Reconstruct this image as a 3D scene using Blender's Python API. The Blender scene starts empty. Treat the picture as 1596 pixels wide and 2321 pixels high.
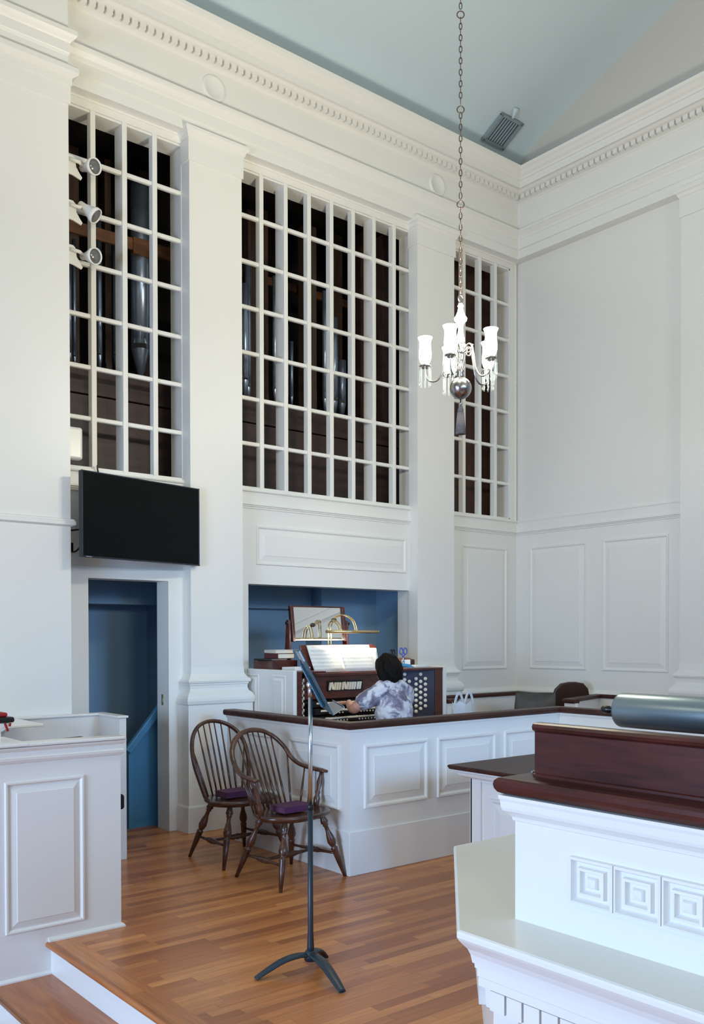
import bpy, bmesh, math, random
from mathutils import Vector, Matrix, noise
random.seed(7)
SC = bpy.context.scene
COL = SC.collection
PI = math.pi

# ------------------------------------------------------------------ camera, world, lights, exposure
def setup():
    cam = bpy.data.cameras.new('camera'); co = bpy.data.objects.new('camera', cam); COL.objects.link(co)
    cam.sensor_fit = 'HORIZONTAL'; cam.sensor_width = 36.0
    cam.lens = 2081.09 * 36.0 / 1596.0
    cam.shift_y = (1473.84 - 1160.5) / 1596.0
    cam.clip_start = 0.05; cam.clip_end = 200
    yaw, pit, rol = 0.683635, -0.013578, -0.0016725
    f = Vector((math.sin(yaw)*math.cos(pit), math.cos(yaw)*math.cos(pit), math.sin(pit)))
    r = Vector((math.cos(yaw), -math.sin(yaw), 0)); u = r.cross(f)
    r2 = r*math.cos(rol) + u*math.sin(rol); u2 = -r*math.sin(rol) + u*math.cos(rol)
    m = Matrix((r2, u2, -f)).transposed().to_4x4(); m.translation = (0, 0, 1.6)
    co.matrix_world = m
    SC.camera = co
    w = bpy.data.worlds.new('world'); SC.world = w; w.use_nodes = True
    w.node_tree.nodes['Background'].inputs[0].default_value = (0.95, 0.98, 1.0, 1)
    w.node_tree.nodes['Background'].inputs[1].default_value = 0.06
    SC.view_settings.view_transform = 'Standard'; SC.view_settings.look = 'None'
    SC.view_settings.exposure = 0.06; SC.view_settings.gamma = 1.0
    SC.view_settings.use_curve_mapping = False
setup()

def area(name, loc, target, sx, sy, power, color, spread=180):
    l = bpy.data.lights.new(name, 'AREA'); l.shape = 'RECTANGLE'; l.size = sx; l.size_y = sy
    l.energy = power; l.color = color; l.spread = math.radians(spread)
    o = bpy.data.objects.new(name, l); COL.objects.link(o); o.location = loc
    d = Vector(target) - Vector(loc); o.rotation_euler = d.to_track_quat('-Z', 'Z').to_euler()
    return o
# tall nave windows left and behind the camera, blue daylight; the last is added
area('nave_window_fill_light', (-4.2, 2.3, 1.6), (3.0, 2.0, 0.3), 2.2, 2.6, 330, (0.50, 0.69, 1.0), 150)
area('nave_window_fill_light', (-3.5, -7.0, 1.5), (4.6, 5.2, 0.2), 3.0, 2.8, 9, (0.22, 0.52, 1.0), 50)
area('nave_window_fill_light', (5.0, -7.0, 3.6), (4.7, 4.8, 0.4), 2.4, 2.4, 24, (0.24, 0.54, 1.0), 32)  # narrow blue fill added to brighten the organ enclosure front
# soft lamp added behind the camera for the upper wall, and the other chandeliers of the room (outside the frame), warm
area('upper_wall_fill_light', (1.5, -5.5, 4.2), (5.0, 6.8, 4.3), 2.5, 1.2, 24, (1.0, 0.93, 0.74), 50)
def bulbs(loc, power):
    l = bpy.data.lights.new('nave_chandelier_light', 'POINT'); l.energy = power; l.color = (1.0, 0.90, 0.68); l.shadow_soft_size = 0.26
    o = bpy.data.objects.new('nave_chandelier_light', l); COL.objects.link(o); o.location = loc
def uplight(loc, power):           # extra spot at each chandelier, added to brighten the vault
    l = bpy.data.lights.new('vault_fill_light', 'SPOT'); l.energy = power; l.color = (1.0, 0.91, 0.67); l.shadow_soft_size = 0.2
    l.spot_size = math.radians(150); l.spot_blend = 0.6
    o = bpy.data.objects.new('vault_fill_light', l); COL.objects.link(o); o.location = loc; o.rotation_euler = (PI, 0, 0)
bulbs((0.1, 3.87, 3.45), 34)
bulbs((0.1, -1.6, 3.45), 75)
for q in ((3.994, 3.868, 3.42), (0.1, 3.87, 3.45), (3.99, -1.6, 3.45), (0.1, -1.6, 3.45)): uplight(q, 112)

# ------------------------------------------------------------------ materials
MATS = {}
def mat(name, col=(0.8, 0.8, 0.8), rough=0.5, metal=0.0, spec=0.5, var=0.0, vscale=6.0, bump=0.0, bscale=60, emit=None, estr=0, coat=0.0, trans=0.0, alpha=1.0):
    if name in MATS: return MATS[name]
    m = bpy.data.materials.new(name); m.use_nodes = True; MATS[name] = m
    nt = m.node_tree; b = nt.nodes['Principled BSDF']
    b.inputs['Base Color'].default_value = (*col, 1); b.inputs['Roughness'].default_value = rough
    b.inputs['Metallic'].default_value = metal; b.inputs['Specular IOR Level'].default_value = spec
    b.inputs['Coat Weight'].default_value = coat; b.inputs['Transmission Weight'].default_value = trans
    b.inputs['Alpha'].default_value = alpha
    if emit: b.inputs['Emission Color'].default_value = (*emit, 1); b.inputs['Emission Strength'].default_value = estr
    tc = nt.nodes.new('ShaderNodeTexCoord')
    if var > 0:
        n = nt.nodes.new('ShaderNodeTexNoise'); n.inputs['Scale'].default_value = vscale; n.inputs['Detail'].default_value = 4
        r = nt.nodes.new('ShaderNodeValToRGB')
        r.color_ramp.elements[0].position = 0.3; r.color_ramp.elements[1].position = 0.7
        r.color_ramp.elements[0].color = (*[c*(1-var) for c in col], 1)
        r.color_ramp.elements[1].color = (*[min(1, c*(1+var)) for c in col], 1)
        nt.links.new(tc.outputs['Object'], n.inputs['Vector']); nt.links.new(n.outputs['Fac'], r.inputs['Fac'])
        nt.links.new(r.outputs['Color'], b.inputs['Base Color'])
    if bump > 0:
        n2 = nt.nodes.new('ShaderNodeTexNoise'); n2.inputs['Scale'].default_value = bscale
        bp = nt.nodes.new('ShaderNodeBump'); bp.inputs['Strength'].default_value = bump; bp.inputs['Distance'].default_value = 0.01
        nt.links.new(tc.outputs['Object'], n2.inputs['Vector']); nt.links.new(n2.outputs['Fac'], bp.inputs['Height'])
        nt.links.new(bp.outputs['Normal'], b.inputs['Normal'])
    return m

def wood(name, c1, c2, scale=(1, 12, 12), rough=0.35, coat=0.0, spec=0.5):
    if name in MATS: return MATS[name]
    m = bpy.data.materials.new(name); m.use_nodes = True; MATS[name] = m
    nt = m.node_tree; b = nt.nodes['Principled BSDF']
    tc = nt.nodes.new('ShaderNodeTexCoord'); mp = nt.nodes.new('ShaderNodeMapping'); mp.inputs['Scale'].default_value = scale
    n = nt.nodes.new('ShaderNodeTexNoise'); n.inputs['Scale'].default_value = 3; n.inputs['Detail'].default_value = 6; n.inputs['Distortion'].default_value = 0.6
    r = nt.nodes.new('ShaderNodeValToRGB'); r.color_ramp.elements[0].position = 0.32; r.color_ramp.elements[1].position = 0.68
    r.color_ramp.elements[0].color = (*c1, 1); r.color_ramp.elements[1].color = (*c2, 1)
    nt.links.new(tc.outputs['Object'], mp.inputs['Vector']); nt.links.new(mp.outputs['Vector'], n.inputs['Vector'])
    nt.links.new(n.outputs['Fac'], r.inputs['Fac']); nt.links.new(r.outputs['Color'], b.inputs['Base Color'])
    b.inputs['Roughness'].default_value = rough; b.inputs['Coat Weight'].default_value = coat
    b.inputs['Coat Roughness'].default_value = 0.15; b.inputs['Specular IOR Level'].default_value = spec
    return m

def floor_mat(name, along='X'):
    if name in MATS: return MATS[name]
    m = bpy.data.materials.new(name); m.use_nodes = True; MATS[name] = m
    nt = m.node_tree; N = nt.nodes; L = nt.links; b = N['Principled BSDF']
    def math_(op, a, c=None):
        x = N.new('ShaderNodeMath'); x.operation = op
        for i, v in enumerate((a, c)):
            if v is None: continue
            if isinstance(v, (int, float)): x.inputs[i].default_value = v
            else: L.new(v, x.inputs[i])
        return x.outputs[0]
    tc = N.new('ShaderNodeTexCoord'); sp = N.new('ShaderNodeSeparateXYZ'); L.new(tc.outputs['Object'], sp.inputs[0])
    lx, ly = (sp.outputs['X'], sp.outputs['Y']) if along == 'X' else (sp.outputs['Y'], sp.outputs['X'])
    row = math_('FLOOR', math_('DIVIDE', ly, 0.057))
    wn = N.new('ShaderNodeTexWhiteNoise'); wn.noise_dimensions = '1D'; L.new(row, wn.inputs['W'])
    sx = math_('DIVIDE', math_('ADD', lx, math_('MULTIPLY', wn.outputs['Value'], 7.3)), 0.85)
    pl = math_('FLOOR', sx)
    cb = N.new('ShaderNodeCombineXYZ'); L.new(row, cb.inputs[0]); L.new(pl, cb.inputs[1])
    w2 = N.new('ShaderNodeTexWhiteNoise'); w2.noise_dimensions = '3D'; L.new(cb.outputs[0], w2.inputs['Vector'])
    r = N.new('ShaderNodeValToRGB'); e = r.color_ramp.elements
    e[0].position = 0.0; e[0].color = (0.33, 0.105, 0.030, 1); e[1].position = 1.0; e[1].color = (0.64, 0.27, 0.085, 1)
    x = e.new(0.3); x.color = (0.46, 0.165, 0.050, 1); x = e.new(0.7); x.color = (0.55, 0.215, 0.066, 1)
    L.new(w2.outputs['Value'], r.inputs['Fac'])
    mp = N.new('ShaderNodeMapping'); mp.inputs['Scale'].default_value = (2.2, 38, 1) if along == 'X' else (38, 2.2, 1)
    ad = N.new('ShaderNodeVectorMath'); ad.operation = 'ADD'
    L.new(tc.outputs['Object'], mp.inputs['Vector']); L.new(mp.outputs[0], ad.inputs[0]); L.new(w2.outputs['Color'], ad.inputs[1])
    n = N.new('ShaderNodeTexNoise'); n.inputs['Scale'].default_value = 1.6; n.inputs['Detail'].default_value = 5; n.inputs['Distortion'].default_value = 0.8
    L.new(ad.outputs[0], n.inputs['Vector'])
    hs = N.new('ShaderNodeHueSaturation'); L.new(r.outputs['Color'], hs.inputs['Color'])
    L.new(math_('ADD', math_('MULTIPLY', n.outputs['Fac'], 0.75), 0.65), hs.inputs['Value'])
    fr = math_('FRACT', math_('DIVIDE', ly, 0.057)); gap = math_('LESS_THAN', fr, 0.035)
    fr2 = math_('FRACT', sx); gap2 = math_('LESS_THAN', fr2, 0.003)
    g = math_('MAXIMUM', gap, gap2)
    mx = N.new('ShaderNodeMixRGB'); mx.inputs['Color2'].default_value = (0.10, 0.045, 0.02, 1)
    L.new(math_('MULTIPLY', g, 0.6), mx.inputs['Fac']); L.new(hs.outputs['Color'], mx.inputs['Color1'])
    L.new(mx.outputs['Color'], b.inputs['Base Color'])
    n3 = N.new('ShaderNodeTexNoise'); n3.inputs['Scale'].default_value = 3.0
    L.new(tc.outputs['Object'], n3.inputs['Vector'])
    L.new(math_('ADD', math_('MULTIPLY', n3.outputs['Fac'], 0.12), 0.24), b.inputs['Roughness'])
    b.inputs['Specular IOR Level'].default_value = 0.5
    return m

PAINT = mat('white_paint', (0.80, 0.80, 0.765), 0.42, var=0.012, vscale=1.2, bump=0.03, bscale=25)
PAINTG = mat('gloss_white_paint', (0.80, 0.80, 0.78), 0.28, var=0.012, vscale=2.0, bump=0.02, bscale=20)
CREAM = mat('cream_gloss_top', (0.78, 0.77, 0.70), 0.16, bump=0.02, bscale=6)
VAULT = mat('pale_blue_ceiling_paint', (0.595, 0.71, 0.765), 0.8, var=0.02, vscale=0.8)
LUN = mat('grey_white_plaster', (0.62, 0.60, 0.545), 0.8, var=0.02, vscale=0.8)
BLUE = mat('dark_blue_stair_paint', (0.21, 0.345, 0.48), 0.6, var=0.08, vscale=1.0)
BLUE2 = mat('strong_blue_paint', (0.06, 0.22, 0.40), 0.5, var=0.06, vscale=2.0)
OAK = floor_mat('oak_strip_floor'); OAKY = floor_mat('oak_border_boards', 'Y')
OAKN = wood('oak_nosing', (0.34, 0.11, 0.032), (0.48, 0.17, 0.05), (10, 1.0, 10), 0.25)
MAHOG = wood('dark_mahogany', (0.034, 0.009, 0.008), (0.082, 0.020, 0.016), (9, 1.0, 9), 0.32, coat=0.0, spec=0.32)
MAHOGX = wood('dark_mahogany_long_x', (0.032, 0.011, 0.009), (0.070, 0.025, 0.018), (1.0, 9, 9), 0.42, coat=0.0, spec=0.3)
CONS = wood('red_brown_console_wood', (0.045, 0.009, 0.008), (0.095, 0.021, 0.015), (2, 2, 9), 0.3, coat=0.2)
CHAIRW = wood('walnut_chair_wood', (0.035, 0.012, 0.007), (0.105, 0.038, 0.018), (4, 4, 4), 0.28, coat=0.2)
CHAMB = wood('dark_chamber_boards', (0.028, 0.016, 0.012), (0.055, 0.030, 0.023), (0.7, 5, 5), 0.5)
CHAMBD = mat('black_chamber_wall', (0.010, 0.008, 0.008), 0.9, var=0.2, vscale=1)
PIPEW = wood('brown_wood_pipe', (0.035, 0.020, 0.015), (0.075, 0.040, 0.028), (6, 6, 1), 0.5)
RACK = wood('orange_pipe_rack', (0.09, 0.035, 0.013), (0.17, 0.068, 0.026), (1, 6, 6), 0.5)
PIPEM = mat('grey_pipe_metal', (0.30, 0.38, 0.50), 0.30, metal=0.75, var=0.12, vscale=3)
BLACK = mat('black_plastic', (0.008, 0.009, 0.010), 0.35, spec=0.4)
SCREEN = mat('dark_screen', (0.003, 0.005, 0.005), 0.25, spec=0.10)
STEEL = mat('grey_steel', (0.42, 0.45, 0.48), 0.32, metal=1.0)
CHROME = mat('chrome', (0.62, 0.68, 0.74), 0.24, metal=1.0)
STANDB = mat('blue_black_enamel', (0.012, 0.026, 0.040), 0.38, spec=0.5)
STANDD = mat('blue_grey_desk_enamel', (0.030, 0.085, 0.125), 0.35, metal=0.3)
PEWTER = mat('pewter', (0.34, 0.33, 0.33), 0.26, metal=1.0, var=0.1)
CHAINM = mat('old_bronze_chain', (0.17, 0.13, 0.11), 0.4, metal=0.85)
BRASS = mat('brass', (0.72, 0.56, 0.30), 0.22, metal=1.0)
GLASS = mat('crystal_glass', (0.95, 1.0, 0.96), 0.04, trans=0.85, emit=(0.9, 1.0, 0.92), estr=0.06)  # faint glow put into the clear glass in place of bulb light
SHADE = mat('lit_frosted_glass', (0.95, 0.97, 0.95), 0.3, emit=(0.97, 1.0, 0.93), estr=3.2)
PURPLE = mat('purple_book_cloth', (0.075, 0.010, 0.055), 0.6, var=0.1, vscale=20)
MAROON = mat('maroon_book_cloth', (0.10, 0.012, 0.022), 0.5, var=0.1, vscale=20)
PAGES = mat('book_pages', (0.62, 0.60, 0.55), 0.8, bump=0.2, bscale=200)
PAPER = mat('white_paper', (0.82, 0.82, 0.80), 0.7)
BONE = mat('ivory', (0.78, 0.75, 0.66), 0.3)
NAVY = mat('blue_grey_stop_board', (0.035, 0.040, 0.075), 0.3, coat=0.3)
RED = mat('red_ribbon', (0.30, 0.008, 0.012), 0.6, var=0.1)
BLKCL = mat('black_cushion_cloth', (0.010, 0.009, 0.012), 0.9, bump=0.3, bscale=120)
BAGM = mat('grey_bag_cloth', (0.085, 0.080, 0.075), 0.85, var=0.12, vscale=9, bump=0.4, bscale=30)
PLAST = mat('white_plastic_film', (0.72, 0.76, 0.80), 0.3, trans=0.25)
BROWNP = mat('brown_vinyl', (0.050, 0.022, 0.014), 0.4, var=0.1)
CYL = mat('satin_grey_metal', (0.22, 0.28, 0.31), 0.34, metal=0.75)
CYAN = mat('bright_blue_card', (0.015, 0.22, 0.50), 0.5)
VIOL = mat('blue_violet_plastic', (0.06, 0.10, 0.40), 0.4)
TAN = mat('tan_box_card', (0.22, 0.095, 0.05), 0.6)
SKIN = mat('skin', (0.50, 0.25, 0.17), 0.5, var=0.05, vscale=15)
HAIR = mat('black_brown_hair', (0.004, 0.003, 0.003), 0.6, spec=0.15, bump=1.0, bscale=90)
JEANS = mat('dark_trousers', (0.03, 0.035, 0.06), 0.8)
VENTM = mat('grey_vent_metal', (0.26, 0.33, 0.36), 0.5)
VENTD = mat('dark_vent_inside', (0.03, 0.045, 0.05), 0.7)
LENS = mat('grey_lamp_lens', (0.20, 0.20, 0.20), 0.25, metal=0.5)

def shirt_mat():
    m = bpy.data.materials.new('tie_dye_cloth'); m.use_nodes = True; nt = m.node_tree; b = nt.nodes['Principled BSDF']
    tc = nt.nodes.new('ShaderNodeTexCoord'); n = nt.nodes.new('ShaderNodeTexNoise')
    n.inputs['Scale'].default_value = 5.5; n.inputs['Detail'].default_value = 7; n.inputs['Distortion'].default_value = 1.0; n.inputs['Roughness'].default_value = 0.65
    r = nt.nodes.new('ShaderNodeValToRGB'); e = r.color_ramp.elements
    e[0].position = 0.42; e[0].color = (0.14, 0.13, 0.19, 1); e[1].position = 0.54; e[1].color = (0.60, 0.61, 0.68, 1)
    x = e.new(0.48); x.color = (0.26, 0.25, 0.34, 1)
    nt.links.new(tc.outputs['Object'], n.inputs['Vector']); nt.links.new(n.outputs['Fac'], r.inputs['Fac']); nt.links.new(r.outputs['Color'], b.inputs['Base Color'])
    b.inputs['Roughness'].default_value = 0.85
    return m
TIEDYE = shirt_mat()

def music_mat():
    m = bpy.data.materials.new('printed_music'); m.use_nodes = True; nt = m.node_tree; b = nt.nodes['Principled BSDF']
    tc = nt.nodes.new('ShaderNodeTexCoord'); sp = nt.nodes.new('ShaderNodeSeparateXYZ'); nt.links.new(tc.outputs['Generated'], sp.inputs[0])
    def M(op, a, c):
        x = nt.nodes.new('ShaderNodeMath'); x.operation = op
        for i, v in enumerate((a, c)):
            if isinstance(v, (int, float)): x.inputs[i].default_value = v
            else: nt.links.new(v, x.inputs[i])
        return x.outputs[0]
    fz = M('FRACT', M('MULTIPLY', sp.outputs['Z'], 7.0), 0)          # systems
    inst = M('MULTIPLY', M('GREATER_THAN', fz, 0.25), M('LESS_THAN', fz, 0.75))
    fl = M('FRACT', M('MULTIPLY', sp.outputs['Z'], 70.0), 0)
    line = M('MULTIPLY', inst, M('LESS_THAN', fl, 0.22))
    n = nt.nodes.new('ShaderNodeTexNoise'); n.inputs['Scale'].default_value = 90
    nt.links.new(tc.outputs['Object'], n.inputs['Vector'])
    notes = M('MULTIPLY', inst, M('GREATER_THAN', n.outputs['Fac'], 0.66))
    fx = M('FRACT', M('MULTIPLY', sp.outputs['X'], 1.0), 0)
    marg = M('MULTIPLY', M('GREATER_THAN', fx, 0.09), M('LESS_THAN', fx, 0.91))
    a = M('MULTIPLY', M('MAXIMUM', line, notes), marg)
    mx = nt.nodes.new('ShaderNodeMixRGB'); mx.inputs['Color1'].default_value = (0.80, 0.79, 0.74, 1); mx.inputs['Color2'].default_value = (0.10, 0.10, 0.11, 1)
    nt.links.new(M('MULTIPLY', a, 0.75), mx.inputs['Fac']); nt.links.new(mx.outputs['Color'], b.inputs['Base Color'])
    b.inputs['Roughness'].default_value = 0.7
    return m
MUSIC = music_mat()
MIRROR = mat('mirror_glass', (0.78, 0.80, 0.80), 0.02, metal=1.0)

# ------------------------------------------------------------------ mesh helpers
def tag(o, label=None, cat=None, group=None, kind=None):
    if label: o['label'] = label
    if cat: o['category'] = cat
    if group: o['group'] = group
    if kind: o['kind'] = kind
    return o

def link(name, me, parent=None):
    o = bpy.data.objects.new(name, me); COL.objects.link(o)
    if parent: o.parent = parent
    return o

def empty(name, loc=(0, 0, 0), rz=0, parent=None):
    o = bpy.data.objects.new(name, None); COL.objects.link(o); o.location = loc; o.rotation_euler = (0, 0, rz)
    o.empty_display_size = 0.1
    if parent: o.parent = parent
    return o

class MB:
    def __init__(s): s.v = []; s.f = []; s.sm = []
    def add(s, vs, fs, smooth=False, M=None):
        n = len(s.v)
        for p in vs:
            p = Vector(p); s.v.append(M @ p if M else p)
        for f in fs: s.f.append([i+n for i in f]); s.sm.append(smooth)
        return s
    def box(s, a, b, M=None):
        x0, y0, z0 = a; x1, y1, z1 = b
        if x0 > x1: x0, x1 = x1, x0
        if y0 > y1: y0, y1 = y1, y0
        if z0 > z1: z0, z1 = z1, z0
        vs = [(x0,y0,z0),(x1,y0,z0),(x1,y1,z0),(x0,y1,z0),(x0,y0,z1),(x1,y0,z1),(x1,y1,z1),(x0,y1,z1)]
        fs = [(0,3,2,1),(4,5,6,7),(0,1,5,4),(1,2,6,5),(2,3,7,6),(3,0,4,7)]
        return s.add(vs, fs, False, M)
    def tube(s, path, rad, seg=12, caps=True, M=None, flat=(1, 1), up=None):
        P = [Vector(p) for p in path]; n = len(P)
        if isinstance(rad, (int, float)): rad = [rad]*n
        T = []
        for i in range(n):
            d = (P[min(i+1, n-1)] - P[max(i-1, 0)])
            T.append(d.normalized() if d.length > 1e-9 else Vector((0,0,1)))
        up = Vector(up) if up else (Vector((0,0,1)) if abs(T[0].z) < 0.9 else Vector((1,0,0)))
        a = T[0].cross(up).normalized(); vs = []
        for i in range(n):
            a = (a - T[i]*a.dot(T[i])).normalized(); b = T[i].cross(a)
            for k in range(seg):
                t = 2*PI*k/seg
                vs.append(P[i] + a*(math.cos(t)*rad[i]*flat[0]) + b*(math.sin(t)*rad[i]*flat[1]))
        fs = [(i*seg+k, i*seg+(k+1) % seg, (i+1)*seg+(k+1) % seg, (i+1)*seg+k) for i in range(n-1) for k in range(seg)]
        s.add(vs, fs, True, M)
        if caps:
            s.add(vs[:seg], [tuple(range(seg))[::-1]], False, M); s.add(vs[-seg:], [tuple(range(seg))], False, M)
        return s
    def lathe(s, prof, seg=24, M=None, smooth=True):
        vs = []; n = len(prof)
        for r, z in prof:
            for k in range(seg):
                t = 2*PI*k/seg; vs.append((r*math.cos(t), r*math.sin(t), z))
        fs = [(i*seg+k, i*seg+(k+1) % seg, (i+1)*seg+(k+1) % seg, (i+1)*seg+k) for i in range(n-1) for k in range(seg)]
        s.add(vs, fs, smooth, M)
        if prof[0][0] > 1e-5: s.add(vs[:seg], [tuple(range(seg))[::-1]], False, M)
        if prof[-1][0] > 1e-5: s.add(vs[-seg:], [tuple(range(seg))], False, M)
        return s
    def ball(s, c, r, M=None, seg=20, ring=12, sc=(1, 1, 1)):
        prof = [(max(r*math.sin(PI*i/ring), 0), -r*math.cos(PI*i/ring)) for i in range(ring+1)]
        MM = Matrix.Translation(c) @ Matrix.Diagonal((*sc, 1))
        return s.lathe(prof, seg, (M @ MM) if M else MM)
    def prism(s, pts, z0, z1, M=None):       # polygon in xy (ccw), extruded z
        n = len(pts)
        vs = [(x, y, z0) for x, y in pts] + [(x, y, z1) for x, y in pts]
        fs = [tuple(range(n))[::-1], tuple(range(n, 2*n))] + [(i, (i+1) % n, n+(i+1) % n, n+i) for i in range(n)]
        return s.add(vs, fs, False, M)
    def sweep(s, path, prof, closed=False, side=1, caps=True):
        """path: xy points; prof: (offset outward, z). outward = left normal * side"""
        P = [Vector((p[0], p[1])) for p in path]; n = len(P); off = []
        for i in range(n):
            def nrm(a, b):
                d = (b - a).normalized(); return Vector((-d.y, d.x))*side
            if closed: n1, n2 = nrm(P[i-1], P[i]), nrm(P[i], P[(i+1) % n])
            else:
                n1 = nrm(P[i-1], P[i]) if i > 0 else nrm(P[i], P[i+1]); n2 = nrm(P[i], P[i+1]) if i < n-1 else n1
            m = (n1 + n2).normalized(); off.append(m/max(m.dot(n1), 0.2))
        k = len(prof)
        vs = [(P[i].x+off[i].x*p, P[i].y+off[i].y*p, z) for i in range(n) for p, z in prof]
        fs = []
        for i in range(n if closed else n-1):
            j = (i+1) % n
            for q in range(k-1):
                f = (i*k+q, j*k+q, j*k+q+1, i*k+q+1); fs.append(f if side < 0 else f[::-1])
        s.add(vs, fs)
        if not closed and caps:
            s.add(vs[:k], [tuple(range(k))]); s.add(vs[-k:], [tuple(range(k))[::-1]])
        return s
    def panel(s, o, u, v, w, h, frame=0.03, pro=0.014, bevel=0.05, depth=0.004, field=0.010):
        """raised-and-fielded panel on a plane: origin o (lower left), unit u, v; normal = u x v"""
        o, u, v = Vector(o), Vector(u), Vector(v); nn = u.cross(v)
        def P(a, b, c): return o + u*a + v*b + nn*c
        steps = [(0, 0.0), (0.004, pro), (frame*0.55, pro), (frame, depth-0.002), (frame+0.006, depth-0.002), (frame+bevel, field), (frame+bevel+0.004, field+0.003)]
        vs = []
        for d, c in steps:
            vs += [P(d, d, c), P(w-d, d, c), P(w-d, h-d, c), P(d, h-d, c)]
        fs = []
        for i in range(len(steps)-1):
            for k in range(4): fs.append((i*4+k, i*4+(k+1) % 4, (i+1)*4+(k+1) % 4, (i+1)*4+k))
        m = (len(steps)-1)*4; fs.append((m, m+1, m+2, m+3))
        return s.add(vs, fs)
    def build(s, name, m, parent=None, bevel=0.0, seg=2, loc=None, fix=True):
        me = bpy.data.meshes.new(name); me.from_pydata([tuple(v) for v in s.v], [], s.f)
        for p, q in zip(me.polygons, s.sm): p.use_smooth = q
        me.materials.append(m); me.validate()
        if fix:
            bm = bmesh.new(); bm.from_mesh(me); bmesh.ops.remove_doubles(bm, verts=bm.verts, dist=1e-5)
            bmesh.ops.recalc_face_normals(bm, faces=bm.faces); bm.to_mesh(me); bm.free()
        o = link(name, me, parent)
        if loc is not None: o.location = loc
        if bevel:
            b = o.modifiers.new('bevel', 'BEVEL'); b.width = bevel; b.segments = seg; b.limit_method = 'ANGLE'; b.angle_limit = math.radians(50)
        return o

def remeshed(mb, name, m, parent=None, voxel=0.006, smooth=4, disp=None):
    o = mb.build(name, m, None, fix=False)
    r = o.modifiers.new('r', 'REMESH'); r.mode = 'VOXEL'; r.voxel_size = voxel
    if smooth:
        sm = o.modifiers.new('s', 'SMOOTH'); sm.iterations = smooth; sm.factor = 0.5
    dg = bpy.context.evaluated_depsgraph_get(); dg.update()
    me = bpy.data.meshes.new_from_object(o.evaluated_get(dg)); me.name = name
    bpy.data.objects.remove(o)
    if disp:
        for v in me.vertices: v.co += v.normal*disp(v.co)
    for p in me.polygons: p.use_smooth = True
    me.materials.clear(); me.materials.append(m)
    return link(name, me, parent)

def struct(o, label): return tag(o, label, 'room structure', kind='structure')

# ================================================================== ROOM
YW = 6.85      # organ wall face
XR = 7.97      # right wall face
TH = 0.19
# --- floor: raised platform, step, nave floor
m = MB(); m.box((1.93, -4, -0.03), (XR, 7.9, 0.0)); m.box((1.93, -4, -0.3), (XR, 7.9, -0.031))
struct(m.build('floor', OAK), 'raised oak strip floor of the chancel platform')
m = MB(); m.box((1.816, -4, -0.03), (1.93, 4.755, 0.0))
struct(m.build('floor', OAKY), 'oak border board along the platform edge')
m = MB(); m.tube([(1.80, 4.75, -0.015), (1.80, -4, -0.015)], 0.0155, 12); m.box((1.80, -4, -0.029), (1.8155, 4.75, 0.0005))
struct(m.build('trim_1', OAKN, fix=False), 'rounded oak nosing on the platform edge')
m = MB(); m.box((1.815, -4, -0.171), (1.86, 4.80, -0.031)); m.box((1.50, -4, -0.36), (1.53, 4.80, -0.201))
struct(m.build('trim_2', PAINTG), 'white riser boards below the platform steps')
m = MB(); m.box((1.50, -4, -0.20), (1.815, 4.80, -0.17)); m.tube([(1.50, 4.8, -0.185), (1.50, -4, -0.185)], 0.0155, 12)
struct(m.build('floor', OAKN), 'oak tread of the step below the platform')
m = MB(); m.box((-6, -9, -0.40), (1.53, 8, -0.36))
struct(m.build('floor', OAK), 'oak floor of the nave below the step')

# --- organ wall with openings
G1 = (2.72, 3.775); G2 = (4.285, 6.385); G3 = (6.87, 7.86)      # grille openings
GZ0, GZ1 = 2.915, 5.70
DO = (2.925, 3.616, 2.07); NI = (4.404, 6.345, 2.077)
m = MB()
def wall(x0, x1, z0, z1): m.box((x0, YW, z0), (x1, YW+TH, z1))
wall(1.0, DO[0], 0, GZ0); wall(DO[0], DO[1], DO[2], GZ0); wall(DO[1], NI[0], 0, GZ0)
wall(NI[0], NI[1], NI[2], GZ0); wall(NI[1], XR+0.2, 0, GZ0)
wall(1.0, G1[0], GZ0, GZ1); wall(G1[1], G2[0], GZ0, GZ1); wall(G2[1], G3[0], GZ0, GZ1); wall(G3[1], XR+0.2, GZ0, GZ1)
wall(1.0, XR+0.2, GZ1, 6.62)
# panels
m.panel((4.483, YW, 2.250), (1, 0, 0), (0, 0, 1), 1.80, 0.348)
m.panel((7.088, YW, 1.255), (1, 0, 0), (0, 0, 1), 0.715, 1.335)
m.prism([(2.73, 0), (2.925, 0), (2.925, 2.07), (3.616, 2.07), (3.616, 0), (3.765, 0), (3.765, 2.16), (2.73, 2.16)], -0.012, 0.001, Matrix(((1, 0, 0, 0), (0, 0, 1, YW), (0, 1, 0, 0), (0, 0, 0, 1))))
struct(m.build('wall_back', PAINT), 'white organ wall with the grille, doorway and console niche')

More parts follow.
